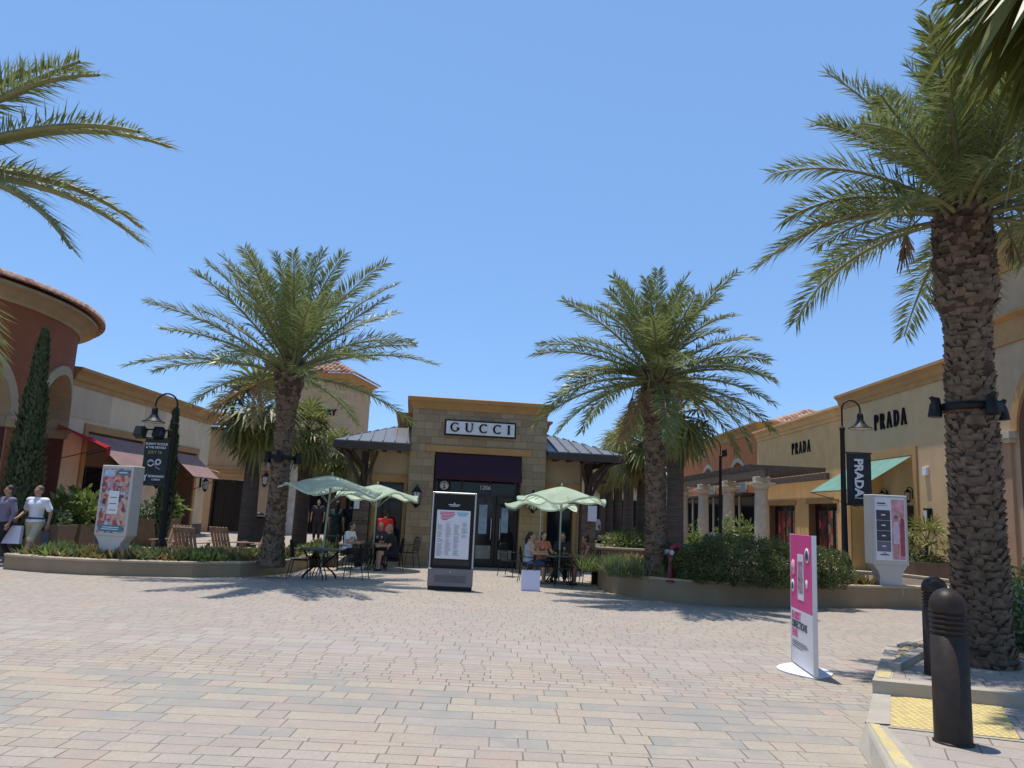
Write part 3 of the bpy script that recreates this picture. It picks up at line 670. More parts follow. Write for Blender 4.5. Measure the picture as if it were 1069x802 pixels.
for k in range(kk):
    a = 2*pi*k/kk
    if not (s_lo/RR < a-2*pi*(a > pi) < s_hi/RR): continue
    for j in range(9):
        r0 = 7.45-j*.45; r1 = r0-.5; w_ = .125*r0/7.4
        vs = []
        for rr, zz, ww in ((r0, 0, w_), (r1, 0, w_*.8)):
            zb = ZC+.44+(7.35-rr)*.33+(.02 if rr == r0 else 0)
            for t in range(6):
                an = pi*t/5; vs.append((rr*cos(a)-sin(a)*(-cos(an)*ww), rr*sin(a)+cos(a)*(-cos(an)*ww), zb+sin(an)*ww*.9))
        m.add(vs, [(t, t+1, t+7, t+6) for t in range(5)]+[(5, 4, 3, 2, 1, 0)], 0 if random.random() < .7 else 1, True)
m.lathe([(7.36, ZC+.42), (.2, ZC+2.75)], 60, 1, cap=False)
m.build('tiled_roof', m_tile, rot)
m = MB(); m.lathe([(4.6, 0), (4.6, ZC)], 48, cap=False); m.lathe([(4.6, 5.1), (5.7, 5.1)], 48, cap=False); m.build('inner_wall', m_brown, rot)
m = MB()
for c, w, sill, sp in arches:
    a = c/RR; T = Matrix.Rotation(a+pi/2, 4, 'Z'); m.box(-1.0, 1.0, -4.72, -4.55, 0, 2.6, 0, T)
    m.box(-1.06, 1.06, -4.76, -4.72, 2.6, 2.68, 1, T); m.box(-.03, .03, -4.76, -4.72, 0, 2.6, 1, T)
m.build('shop_window', [m_glass, m_frame], rot)
m = MB()
cornice(m, mpr, (A2-.60)*RR+w2+.01, A2*RR-w2-.01, .45, [(0, -.45), (.04, -.45), (.04, 0), (0, 0)], step=.25); m.build('footing', m_base, rot)
T = Matrix.Rotation(A2+pi/2+.25, 4, 'Z')
awning(rot, -1.0, 1.3, 3.55, 1.5, .55, m_crim, val=.22, y=-(RR-.25), T=T)

# ================================================================ long beige shop row on the left, wall plane x = -13.7
LX = -13.7
row = thing('shop_row', 'long beige stucco shop row with ochre cornice and two mauve awnings, left side', 'building', (LX, 24.3, 0), R(90))
# local x = world +Y (0..11), outward -y = world +X
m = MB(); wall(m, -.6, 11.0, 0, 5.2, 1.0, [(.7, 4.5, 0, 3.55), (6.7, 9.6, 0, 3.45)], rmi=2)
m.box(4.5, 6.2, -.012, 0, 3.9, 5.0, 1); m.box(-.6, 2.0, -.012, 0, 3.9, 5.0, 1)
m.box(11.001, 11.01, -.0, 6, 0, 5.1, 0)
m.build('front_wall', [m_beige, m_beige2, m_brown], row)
m = MB()
for a, b, z in ((.7, 4.5, 3.55), (6.7, 9.6, 3.45)):
    m.box(a-.22, a, -.06, 0, .0, z+.24); m.box(b, b+.22, -.06, 0, 0, z+.24); m.box(a, b, -.06, 0, z, z+.24)
m.build('opening_surround', m_trim, row)
m = MB(); cornice(m, lambda s, d, z: (s, d, z), -.6, 11.25, 5.45, CORN); m.box(-.6, 11.0, 0, 8, 5.15, 5.4); m.build('cornice', m_trim, row)
m = MB(); m.box(4.74, 6.46, -.03, 0, 0, .42); m.build('wall_base', m_base, row)
m = MB(); m.box(9.84, 11.02, -.03, 0, 0, .42); m.build('wall_base', m_base, row)
awning(row, .75, 4.45, 3.45, 1.15, .95, m_mauve); awning(row, 6.75, 9.55, 3.35, 1.15, .95, m_mauve)
for a, b in ((.75, 4.45), (6.75, 9.55)):
    window(row, a, b, .05, 2.5, .95, 4, 0)
    q = MB(); q.box(a, b, .90, 1.0, 2.5, 3.5); q.box(a+.2, a+.9, 1.1, 1.2, .3, 2.0, 1); q.build('transom_panel', [m_brown, m_shopskin], row)
wall_lantern(row, 5.6, 0, 2.2, 1.2); wall_lantern(row, 10.4, 0, 2.2, 1.2)
m = MB()
for x in (5.5, 9.9): m.tube([(x, -.02, 3.0), (x, -1.0, 2.7)], .012, 5)
m.box(1.6, 1.75, .4, .55, 5.45, 5.65); m.build('roof_vent', m_lglass, row)

# corner shop closing the row
cs = thing('corner_shop', 'tan shop front facing the plaza behind the left palm, dark glazed doors and lantern', 'building', (-14.4, 37.6, 0), 0)
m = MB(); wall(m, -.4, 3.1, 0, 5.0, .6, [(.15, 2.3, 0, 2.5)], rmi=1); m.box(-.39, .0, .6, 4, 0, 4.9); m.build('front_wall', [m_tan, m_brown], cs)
m = MB(); m.box(.05, 2.5, -.08, 0, 2.62, 2.78); m.box(-.4, 3.2, -.15, 0, 3.0, 3.1); m.build('string_course', m_trim, cs)
window(cs, .15, 2.3, .04, 2.48, .3, 4, 0)
wall_lantern(cs, 2.75, 0, 2.6, 1.3)
m = MB(); tiles(m, (-.8, -.5, 5.05), (3.6, -.5, 5.05), (0, 2.4, .9), lambda u: 1); m.build('tiled_roof', m_tile, cs)
m = MB(); m.box(-.6, 3.3, -.3, 2, 4.85, 5.0); m.build('eaves', m_wood, cs)
# pilaster and column beside it
pl = thing('arcade_block', 'shaded shopping arcade behind the fan palms with pale corner column', 'building', (-11.2, 38.4, 0), 0)
m = MB(); m.box(-.35, .35, -.35, .35, 0, 4.4, 0); m.box(.35, 8.8, 3.0, 3.4, 0, 4.2, 1); m.box(-.35, 8.8, 3.4, 9, 4.2, 4.4, 1); m.build('wall', [m_tan, m_brown], pl)
m = MB(); m.lathe([(.30, 0), (.30, .2), (.24, .25), (.22, 3.3), (.26, 3.4), (.32, 3.5), (.32, 3.65)], 20, T=Matrix.Translation((.75, -.5, 0))); m.build('column', m_colst, pl)
for k in range(4): window(pl, .7+2.0*k, 2.4+2.0*k, .05, 2.9, 2.95, 2, 1, name='shop_window')
m = MB(); m.box(.35, 8.8, 1.8, 3.0, 3.1, 3.2); 
for k in range(4): m.box(2.5+2*k, 2.62+2*k, 1.8, 1.95, 0, 3.1)
m.build('canopy', m_wood, pl)
# tower
tw = thing('tan_tower', 'tall tan tower with tiled hip roof and black shop name above the palms', 'tower', (P(329, 470, 52).x, 52, 0), R(-8)); 

TWX0, TWX1 = -2.0, 1.9
m = MB()
arch_wall(m, lambda s, d, z: (s, d, z), TWX0, TWX1, 0, 9.9, .4, [(-.05, 1.1, 5.0, 5.9)], 0, 0)
m.box(TWX0, TWX0+.4, .4, 5, 0, 9.9); m.box(TWX1-.4, TWX1, .4, 5, 0, 9.9); m.build('tower_wall', m_tan, tw)
m = MB(); m.box(TWX0+.1, TWX1-.1, .2, .25, 4.9, 7.1); m.build('recess_panel', m_tan, tw)
m = MB(); ring_cornice(m, TWX0, TWX1, 0, 5, 9.9+.4, [(0, -.6), (.06, -.6), (.12, -.3), (.35, -.1), (.42, -.1), (.42, .0), (0, .02)]); m.build('eaves_moulding', m_trim, tw)
m = MB(); cx = (TWX0+TWX1)/2; hw = (TWX1-TWX0)/2+.55
for a, b, up in (((cx-hw, -.55), (cx+hw, -.55), (0, hw+.3, 1.3)), ((cx+hw, -.55), (cx+hw, 5.55), (-hw, 0, 1.3)), ((cx-hw, 5.55), (cx-hw, -.55), (hw, 0, 1.3))):
    tiles(m, (*a, 10.3), (*b, 10.3), up, lambda u: min(1, 2*min(u, 1-u)*1.0+.02), w=.34, r=.11, seg=.6)
m.build('tiled_roof', m_tile, tw)
m = MB(); put_text(m, 'BURBERRY', .60, -.05, -.03, 7.45, .03, .018, sx=.92); m.build('lettering', m_letter, tw)

# ================================================================ right row: wall plane x = 14, local x = -world Y
RX = 14.0
br = thing('boutique_building', 'ochre and beige boutique with two black wall signs and teal awning, right side', 'shop', (RX, 43.3, 0), R(-90))
def ly(Y): return 43.3-Y
# yellow part from Y=43.3 (0) to 32.6 ; beige block to 23.6
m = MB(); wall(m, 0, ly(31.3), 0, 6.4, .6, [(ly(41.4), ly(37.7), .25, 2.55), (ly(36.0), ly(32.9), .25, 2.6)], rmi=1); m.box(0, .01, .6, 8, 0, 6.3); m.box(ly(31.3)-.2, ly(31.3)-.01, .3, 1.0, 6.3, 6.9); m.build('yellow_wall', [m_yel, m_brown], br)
m = MB(); cornice(m, mp0, 0, ly(31.3)-.3, 6.66, CORN); m.box(0, ly(31.3), 0, 8, 6.3, 6.45); m.build('cornice', m_yel, br)
m = MB(); m.box(ly(41.6), ly(37.5), -.05, 0, 2.55, 2.75); m.box(ly(36.2), ly(32.7), -.05, 0, 2.6, 2.8); m.build('opening_surround', m_trim, br)
for a, b, k in ((41.4, 37.7, 4), (36.0, 32.9, 3)):
    window(br, ly(a), ly(b), .26, 2.54, .35, k, 0)
    q = MB(); w_ = ly(b)-ly(a)
    for i, (t0, t1, mi_) in enumerate(((.12, .38, 0), (.45, .60, 1), (.70, .84, 2))): q.box(ly(a)+w_*t0, ly(a)+w_*t1, .327-.0, .338, .35, 2.3, mi_)
    q.build('window_display', [m_disp1, m_disp2, m_shopskin], br)
word(br, 'PRADA', .54, .12, .09, .23, .04, Matrix.Translation((ly(36.8), 0, 5.02)), m_letter, sx=.85)
BY = -.3                                            # the beige block stands 30 cm forward
m = MB(); wall(m, ly(31.3), ly(23.4), 0, 6.65, 1.3, [(ly(30.8), ly(26.0), 0, 4.15)], y=BY, rmi=1); m.build('beige_wall', [m_beiger, m_yel], br)
m = MB(); cornice(m, lambda s, d, z: (s, d+BY, z), ly(31.3)-.28, ly(23.4), 6.96, CORN); m.box(ly(31.3)-.25, ly(23.4), BY, 8, 6.6, 6.7); m.build('cornice', m_trim, br)
m = MB(); a, b = ly(30.8), ly(26.0)
m.box(a-.25, a, BY-.06, BY, 0, 4.42); m.box(b, b+.25, BY-.06, BY, 0, 4.42); m.box(a, b, BY-.06, BY, 4.15, 4.42); m.build('opening_surround', m_trim, br)
m = MB(); m.box(ly(25.7), ly(23.4), BY-.04, BY, 0, .5); m.box(ly(31.3), ly(30.95), BY-.04, BY, 0, .5); m.build('wall_base', m_base, br)
word(br, 'PRADA', .56, .13, .09, .23, .05, Matrix.Translation((ly(27.5), BY, 5.25)), m_letter, sx=.80)
awning(br, a+.05+.6, b-.05, 4.1, 1.9, 1.2, m_teal, y=BY)
m = MB(); m.box(a, b, .95, 1.0, 0, 4.15); m.build('recess_wall', m_tan, br)
window(br, a+.5, a+2.6, .1, 2.5, .9, 2, 0); window(br, b-1.9, b-.5, .1, 2.5, .9, 2, 0)
wall_lantern(br, b-2.4, .9, 2.9, 1.0); wall_lantern(br, a+.3+.15, .9, 2.9, 1.0)
m = MB(); T = Matrix.Translation((ly(25.1), BY, 2.0)); m.box(-.14, .14, -.16, 0, -.35, .35, 0, T, .01); m.box(-.10, .10, -.175, -.16, -.28, .28, 1, T); m.build('wall_light', [m_black, m_lglass], br)
m = MB(); T = Matrix.Translation((ly(25.2), BY, 3.55)); m.box(-.13, .13, -.1, 0, -.14, .14, 0, T, .01); m.build('alarm_box', m_white, br)
m = MB(); m.box(ly(43.3)+.1, ly(23.4), 7.9, 8, 0, 5); m.build('rear_wall', m_beige, br)

# corner tower at the right edge
m_pil = mat('stucco_rose', (.42, .24, .14), .9, .1, 2, .25, 90, streak=True)
ct = thing('corner_tower', 'tall tan building with arch and clay tile roof edge at the far right', 'building', (13.7, 23.3, 0), R(-90))
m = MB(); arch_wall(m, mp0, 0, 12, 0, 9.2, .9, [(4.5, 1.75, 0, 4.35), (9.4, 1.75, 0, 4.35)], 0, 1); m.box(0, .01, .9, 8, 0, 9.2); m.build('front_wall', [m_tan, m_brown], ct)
m = MB(); cornice(m, mp0, -.25, 12, 7.6, [(0, -.75), (.06, -.75), (.06, -.12), (.22, -.02), (.22, .06), (0, .08)]); cornice(m, mp0, -.25, 12, 9.7, [(0, -.8), (.05, -.8), (.12, -.6), (.3, -.1), (.34, 0), (0, .02)]); m.build('cornice', m_trim, ct)
for xa, xb in ((1.2, 2.5), (6.5, 7.4)): m = MB(); m.box(xa, xb, -.09, 0, .5, 4.1); m.build('pilaster', m_pil, ct)
for x0, x1 in ((1.15, 2.6), (6.4, 7.5)): m = MB(); m.box(x0, x1, -.16, 0, 4.1, 4.22); m.box(x0-.06, x1+.06, -.22, 0, 4.22, 4.4); m.build('capital', m_cream, ct)
for x_ in (4.5, 9.4): m = MB(); arch_trim(m, mp0, x_, 1.75, 4.4, .28, .06); m.build('arch_surround', m_trim, ct)
m = MB(); m.box(0, 2.62, -.12, 0, 0, .5); m.build('wall_base', m_base, ct)
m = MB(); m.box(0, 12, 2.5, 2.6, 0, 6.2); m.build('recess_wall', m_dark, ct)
m = MB(); tiles(m, (-.4, -.55, 9.72), (12, -.55, 9.72), (0, 3, 1.0), lambda u: 1); m.build('tiled_roof', m_tile, ct)

# terracotta building beyond the pergola
tb = thing('terracotta_building', 'burnt orange building with arched niches and tiled hip roof beyond the pergola', 'building', (14.4, 70, 0), R(-90))
def lt(Y): return 70-Y
m = MB(); arch_wall(m, mp0, 0, lt(44.2), 0, 6.8, .5, [(lt(48.4), 1.75, 3.3, 3.55), (lt(55.5), 1.75, 3.3, 3.55)], 0, 0, step=2)
m.box(lt(44.2)-.01, lt(44.2)+.0, .5, 7, 0, 6.8); m.box(lt(46), lt(44.2)-.01, .5, 7, 6.7, 6.8); m.build('front_wall', m_org, tb)
m = MB(); m.box(lt(59), lt(46), .35, .4, 3.2, 5.5); m.build('niche_panel', m_cream, tb)
for Y_ in (48.4, 55.5): m = MB(); arch_trim(m, mp0, lt(Y_), 1.75, 3.55, .28, .05); m.build('arch_surround', m_cream, tb)
m = MB(); ring_cornice(m, 0, lt(44.2), 0, 7, 7.35, [(0, -.6), (.06, -.6), (.1, -.4), (.34, -.1), (.38, -.1), (.38, .0), (0, .02)]); m.build('cornice', m_trim, tb)
m = MB(); m.box(0, lt(44.2)-.3, -.03, 0, .3, 3.2, 0)
for k in range(8): m.box(1+3*k, 1.3+3*k, -.08, -.03, 0, 3.2, 1)
m.box(0, lt(44.2)-.2, -.9, 0, 3.2, 3.3, 2); m.build('shopfront', [m_glass, m_cream, m_wood], tb)
m = MB(); put_text(m, '1645', .55, lt(51.3)+.0, -.03, 5.9, .03, .02); m.build('lettering', m_letter, tb)
m = MB(); x0, x1 = lt(52.5), lt(44.6)
tiles(m, (x1, -.0+.6, 7.4), (x1, 8.6, 7.4), (-4, 0, 1.45), lambda u: min(1, 2*min(u, 1-u)+.02), w=.34, r=.11, seg=.6)
tiles(m, (x0-8, .6, 7.4), (x1, .6, 7.4), (0, 4, 1.45), lambda u: min(1, (1-u)*17/4), w=.34, r=.11, seg=.6)
m.build('tiled_roof', m_tile, tb)

# pergola
pg = thing('pergola', 'dark timber pergola carried on round cream stone columns beside the boutique', 'pergola', (0, 0, 0))
for k, Y in enumerate((34.0, 39.0, 44.0, 49.0, 54.0)):
    X = 11.15
    m = MB(); T = Matrix.Translation((X, Y, 0)); m.box(-.42, .42, -.42, .42, 0, .35, 0, T, .03)
    m.lathe([(.34, .35), (.36, .42), (.31, .5), (.30, 1.2), (.29, 2.2), (.27, 2.9), (.27, 2.93), (.31, 2.97), (.31, 3.03), (.28, 3.06), (.30, 3.12), (.38, 3.22), (.44, 3.26)], 28, 0, T)
    m.box(-.48, .48, -.48, .48, 3.26, 3.36, 0, T, .01); m.box(-.3, .3, -.3, .3, 3.36, 3.62, 0, T, .02)
    m.build('column', m_colst, pg)
m = MB()
m.box(11.02, 11.12, 33.2, 55, 3.62, 3.92); m.box(11.18, 11.28, 33.2, 55, 3.62, 3.92); m.box(13.75, 13.88, 33.3, 43.2, 3.62, 3.9)
m.build('beam', m_pergola, pg)
for k in range(44):
    Y = 33.35+k*.5
    m = MB(); m.add([(10.35, Y-.04, 4.0), (10.5, Y-.04, 3.92), (13.72, Y-.04, 3.92), (13.72, Y-.04, 4.1), (10.35, Y-.04, 4.1)]+[(10.35, Y+.04, 4.0), (10.5, Y+.04, 3.92), (13.72, Y+.04, 3.92), (13.72, Y+.04, 4.1), (10.35, Y+.04, 4.1)],
        [(0, 1, 2, 3, 4), (9, 8, 7, 6, 5), (0, 5, 6, 1), (1, 6, 7, 2), (2, 7, 8, 3), (3, 8, 9, 4), (4, 9, 5, 0)]); m.build('rafter', m_pergola, pg)
# far end of the right lane and the left lane
fb = thing('far_shop_block', 'distant shaded shop block closing the palm lane right of the stone shop', 'building', (0, 0, 0))
m = MB(); m.box(2.5, 15, 78, 84, 0, 5.6, 0); m.box(3, 14.5, 77.9, 78, 0, 3.2, 1); m.box(2.3, 15.2, 77.6, 84.2, 5.6, 6.0, 2); m.build('wall', [m_tan, m_glass, m_trim], fb)
fb2 = thing('lane_shop_block', 'shop row along the lane behind the stone shop, cream wall over dark windows', 'building', (0, 0, 0))
m = MB(); m.box(-2.0, 3.6, 36, 76, 0, 4.4, 0); 
for k in range(9): m.box(3.6, 3.63, 37+4*k, 40+4*k, .3, 3.0, 1)
m.box(3.6, 4.6, 36, 76, 3.1, 3.25, 2); m.build('wall', [m_beige, m_glass, m_wood], fb2)
fb3 = thing('left_lane_block', 'dim shop block at the end of the left lane behind the umbrellas', 'building', (0, 0, 0))
m = MB(); m.box(-12, -2.2, 50, 50.4, 0, 4.3, 0); m.box(-11.5, -3, 49.93, 50, .1, 2.9, 1)
for k in range(6): m.box(-11+1.6*k, -10.6+1.6*k, 49.7, 49.93, 0, 3.1, 2)
m.box(-12, -2.2, 48.6, 50, 3.1, 3.3, 3); m.build('wall', [m_tan, m_glass, m_cream, m_wood], fb3)
# ================================================================ vegetation
m_frond = leafmat('date_palm_leaflet', (.118, .145, .048), (.200, .228, .084), .38, .32, spec=.5)
m_rach = mat('palm_rachis', (.20, .19, .075), .5, .25, 4)
m_dead = leafmat('dry_palm_leaf', (.20, .125, .055), (.32, .22, .10), .7, .2)
m_fan = leafmat('fan_palm_leaf', (.11, .125, .028), (.21, .21, .055), .45, .35, spec=.4)
m_boot = mat('palm_boot', (.15, .105, .07), .92, .4, 9, .8, 30)
m_bootc = mat('palm_boot_end', (.24, .175, .115), .9, .45, 14, .6, 40)
m_bootd = mat('palm_fibre_dark', (.070, .045, .028), .95, .4, 12, .8, 50)
m_ftrunk = brickmat('fan_palm_bark', (.10, .075, .055), (.17, .125, .09), (.07, .05, .04), .5, .06, .008, .5)
m_hedge = leafmat('hedge_leaf', (.045, .068, .016), (.115, .135, .036), .4, .25)
m_cyp = leafmat('cypress_leaf', (.020, .040, .014), (.040, .065, .022), .6, .1)
m_gc1 = leafmat('groundcover_leaf', (.050, .095, .040), (.105, .145, .060), .45, .2)
m_gc2 = leafmat('succulent_leaf', (.26, .13, .06), (.20, .19, .06), .5, .2)
m_lime = leafmat('lime_leaf', (.09, .14, .03), (.19, .24, .06), .4, .4)
m_stem = mat('shrub_stem', (.10, .07, .045), .9, .2, 8)
m_soil = mat('planter_soil', (.13, .095, .065), .95, .3, 6, .6, 30)
m_plw = mat('planter_stucco', (.30, .215, .125), .9, .10, 1.6, .3, 80, streak=True)
m_cope = mat('planter_coping', (.42, .33, .23), .85, .10, 2.5, .3, 60)

def frond(mb, rg, base, az, e0, L, droop, nl=54, lf=.42, wd=.030, dead=False):
    ns = 12; pts = [V(base)]; dirs = []; side_dr = rg.uniform(-.5, .5)
    for i in range(ns):
        t = i/ns; e = e0-droop*(t**1.35); a = az+side_dr*t*t
        d = V((cos(e)*sin(a), cos(e)*cos(a), sin(e))); dirs.append(d); pts.append(pts[-1]+d*(L/ns))
    dirs.append(dirs[-1])
    mb.tube(pts, [.032*(1-.85*i/ns)+.004 for i in range(ns+1)], 4, 1 if not dead else 2, cap=False, sm=True)
    tw = rg.uniform(-.5, .5); fi = 2 if dead else 0
    for k in range(nl):
        t = .16+.84*(k+rg.uniform(-.3, .3))/nl; t = min(max(t, .12), .995); s = t*ns; i = int(s); f = s-i
        p = pts[i].lerp(pts[min(i+1, ns)], f); d = dirs[i]
        sd_ = d.cross(V((0, 0, 1)))
        if sd_.length < .15: sd_ = V((cos(az), -sin(az), 0))
        sd_.normalize(); up = sd_.cross(d).normalized()
        sd_, up = sd_*cos(tw*t)+up*sin(tw*t), up*cos(tw*t)-sd_*sin(tw*t)
        ll = lf*(.45+.75*sin(pi*min(1, (t-.08)/.62)*.62))*(1-.55*max(0, t-.6)/.4)*rg.uniform(.82, 1.12)
        fwd = .55+.75*t
        for q in (-1, 1):
            v = (sd_*q*(1+rg.uniform(-.3, .3))+d*fwd*rg.uniform(.7, 1.35)+up*rg.uniform(-.15, .75)).normalized()
            n_ = v.cross(up+sd_*q*rg.uniform(-.6, .6)).normalized()
            w_ = wd*rg.uniform(.8, 1.2)
            a = p; c = p+v*ll+V((0, 0, -.22*ll*rg.uniform(.2, 1.1))); md = p+v*ll*.42
            mb.add([a, md+n_*w_*.5, c, md-n_*w_*.5], [(0, 1, 2, 3)], fi)
def date_crown(seed, n, L, lf=.42, nl=54, wd=.03, top=85, bot=-38, dead=2, spread=.22, dfac=1.0, stalks=4, skip=None, extra=()):
    rg = random.Random(seed); mb = MB()
    for i in range(n):
        t = (i+.5)/n; e = R(top-(top-bot)*t**.92+rg.uniform(-7, 7)); az = i*2.39996+rg.uniform(-.25, .25)
        b = V((sin(az)*spread*t, cos(az)*spread*t, -.32*t))
        if skip and skip[0] < math.degrees(az) % 360 < skip[1] and e < R(skip[2]) and rg.random() < skip[3]: continue
        frond(mb, rg, b, az, e, L*rg.uniform(.86, 1.05)*(.90 if t < .25 else 1), R(rg.uniform(34, 62))*(.7+.4*t)*dfac, nl, lf, wd)
    for a_, e_, l_, d_ in extra: frond(mb, rg, V((sin(R(a_))*spread, cos(R(a_))*spread, -.05)), R(a_), R(e_), l_, R(d_), nl, lf, wd)
    for i in range(dead):
        az = rg.uniform(0, 6.28); frond(mb, rg, V((sin(az)*spread, cos(az)*spread, -.4)), az, R(rg.uniform(-50, -20)), L*.6, R(40), nl//2, lf*.8, wd, True)
    for i in range(stalks):
        az = rg.uniform(0, 6.28); r0 = spread; pts = [V((sin(az)*r0, cos(az)*r0, -.25)), V((sin(az)*(r0+.22), cos(az)*(r0+.22), -.12)), V((sin(az)*(r0+.42), cos(az)*(r0+.42), -.30)), V((sin(az)*(r0+.5), cos(az)*(r0+.5), -.55))]
        mb.tube(pts, .014, 5, 1)
        for k in range(22):
            a = rg.uniform(0, 6.28); q = pts[3]+V((cos(a)*.09, sin(a)*.09, -rg.uniform(.1, .35))); mb.tube([pts[3]+V((0, 0, .03)), q], .007, 3, 2)
    # short cut petioles at the heart
    for i in range(26 if stalks >= 0 else 0):
        az = i*2.4; e = R(rg.uniform(20, 75)); d = V((cos(e)*sin(az), cos(e)*cos(az), sin(e)))
        mb.tube([V((sin(az)*spread*.8, cos(az)*spread*.8, -.35)), V((sin(az)*spread*.8, cos(az)*spread*.8, -.35))+d*rg.uniform(.35, .7)], [.05, .02], 4, 1)
    return mb
def boots(seed, prof, dz=.11, size=.16, proud=.06, T=None):
    """prof(z)->radius ; overlapping leaf bases round a trunk"""
    rg = random.Random(seed); mb = MB(); z0, z1 = prof[0][1], prof[-1][1]
    def rad(z):
        for (ra, za), (rb, zb) in zip(prof, prof[1:]):
            if za <= z <= zb: return ra+(rb-ra)*(z-za)/max(1e-6, zb-za)
        return prof[-1][0]
    mb.lathe([(rad(z0+(z1-z0)*i/40)*.96, z0+(z1-z0)*i/40) for i in range(41)], 22, 2, T, lump=lambda t, z: 1+.05*sin(t*5+z*9))
    z = z0; row = 0
    while z < z1-dz:
        r = rad(z); n = max(7, int(2*pi*r/(size*.86)))
        for k in range(n):
            a = 2*pi*(k+.5*(row % 2)+rg.uniform(-.16, .16))/n; zz = z+rg.uniform(-.3, .3)*dz; w_ = size*rg.uniform(.52, .74); h = dz*rg.uniform(1.0, 1.6); p_ = proud*rg.uniform(.5, 1.5)
            er = V((cos(a), sin(a), 0)); et = V((-sin(a), cos(a), 0)); o = er*r*.97+V((0, 0, zz)); sk = rg.uniform(-.45, .45)*w_; h *= rg.choice((.8, 1, 1, 1.35)); w_ *= rg.choice((.6, 1, 1, 1.15)); zz += rg.uniform(-.2, .2)*dz
            v = [o-et*w_-er*.015, o+et*w_-er*.015, o+et*(w_*.62+sk)+er*p_+V((0, 0, h)), o-et*(w_*.62-sk)+er*p_+V((0, 0, h)), o+et*(w_*.5+sk)-er*.02+V((0, 0, h*.92)), o-et*(w_*.5-sk)-er*.02+V((0, 0, h*.92)), o+er*p_*.75+V((0, 0, h*.35))]
            mb.add(v, [(0, 1, 6), (1, 2, 6), (2, 3, 6), (3, 0, 6)], 0 if rg.random() < (.95 if z < z0+.8*(z1-z0) else .45) else 2, False, T)
            mb.add(v, [(3, 2, 4, 5)], 1, False, T); mb.add(v, [(1, 4, 2), (0, 3, 5)], 2, False, T)
        z += dz; row += 1
    return mb
def lean_matrix(base, top):
    d = (top-base); d.normalize(); q = V((0, 0, 1)).rotation_difference(d)
    return q.to_matrix().to_4x4()
def date_palm(label, base, top, prof, crown, seed, dz=.11, size=.16, proud=.05, group=None):
    t = thing('date_palm', label, 'palm tree', base, 0, group); T = lean_matrix(V(base), V(top)); H_ = (V(top)-V(base)).length
    boots(seed, [(r, z*H_) for r, z in prof], dz, size, proud, T).build('trunk', [m_boot, m_bootc, m_bootd], t)
    for i in range(len(crown.v)): crown.v[i] = crown.v[i]+(V(top)-V(base))
    crown.build('crown', [m_frond, m_rach, m_dead], t)
    return t
gpl = 'date palms around the plaza'
b_ = P(283, 590, 17.0); b_.z = .22; t_ = P(304, 377, 17.0)
DL = date_palm('date palm in the left planter, crown full against the sky', b_, t_,
    [(.29, 0), (.235, .06), (.20, .2), (.19, .55), (.20, .72), (.26, .82), (.34, .92), (.27, 1.0)], date_crown(11, 46, 3.15, .46, 92, .030, bot=-6, dfac=.75, skip=(40, 150, 22, .55)), 1, .075, .12, .022, gpl)
b_ = P(685, 603, 16.4); b_.z = .38; t_ = P(684, 386, 16.4)
DR = date_palm('date palm in the right planter beside the hedge', b_, t_,
    [(.27, 0), (.23, .06), (.205, .3), (.195, .6), (.205, .72), (.29, .78), (.31, .93), (.24, 1.0)], date_crown(23, 52, 2.62, .42, 90, .030, bot=-22, dfac=.95), 2, .075, .12, .022, gpl)
b_ = P(1027, 690, 9.3); b_.z = .05; t_ = P(1003, 205, 9.3)
DB = date_palm('largest date palm, rough thick trunk behind the two bollards', b_, t_,
    [(.34, 0), (.30, .05), (.28, .25), (.265, .5), (.24, .68), (.27, .73), (.35, .755), (.335, .80), (.33, .9), (.30, .97), (.2, 1.0)], date_crown(37, 56, 2.4, .46, 96, .024, top=88, bot=-8, dead=1, spread=.20), 3, .068, .135, .034, gpl)
b_ = P(-92, 640, 3.9); b_.z = 0; t_ = P(-112, 168, 3.9)
DO = date_palm('date palm mostly outside the left edge, its fronds reaching into the sky', b_, t_,
    [(.19, 0), (.16, .1), (.14, .7), (.17, .85), (.12, 1)], date_crown(41, 26, 1.25, .19, 95, .009, top=70, bot=-35, dead=0, spread=.10, stalks=-1, skip=(20, 160, 90, 1.1), extra=[(88, 54, 1.12, 50), (100, 44, 1.22, 52), (80, 34, 1.35, 48), (96, 24, 1.38, 44), (86, 4, 1.30, 46), (104, -4, 1.28, 50), (92, 62, .95, 40), (75, 14, 1.2, 55)]), 4, .13, .2, .05, gpl)
# straps with spot lights round the trunks
def strap(palm, base, top, f, r):
    T = Matrix.Translation((V(top)-V(base))*f) @ lean_matrix(V(base), V(top))
    m = MB(); m.lathe([(r+.035, -.045), (r+.055, -.045), (r+.055, .045), (r+.035, .045)], 24, T=T); s_ = m.build('trunk_strap', m_black, palm)
    for a in (.15, pi-.15, -pi/2):
        m = MB(); TT = T @ Matrix.Rotation(a, 4, 'Z') @ Matrix.Translation((r+.10, 0, 0)); m.tube([(-.06, 0, 0), (.02, 0, 0)], .02, 6, T=TT)
        m.tube([(.03, 0, -.12), (.02, 0, .02), (.0, 0, .12)], [.085, .07, .035], 10, T=TT); m.tube([(.02, -.01, .05), (.07, 0, .13)], .03, 6, T=TT); m.build('spotlight', m_black, s_)
strap(DB, DB.location, P(1003, 205, 9.3), .53, .29)
strap(DL, DL.location, P(304, 392, 17.0), .56, .21)
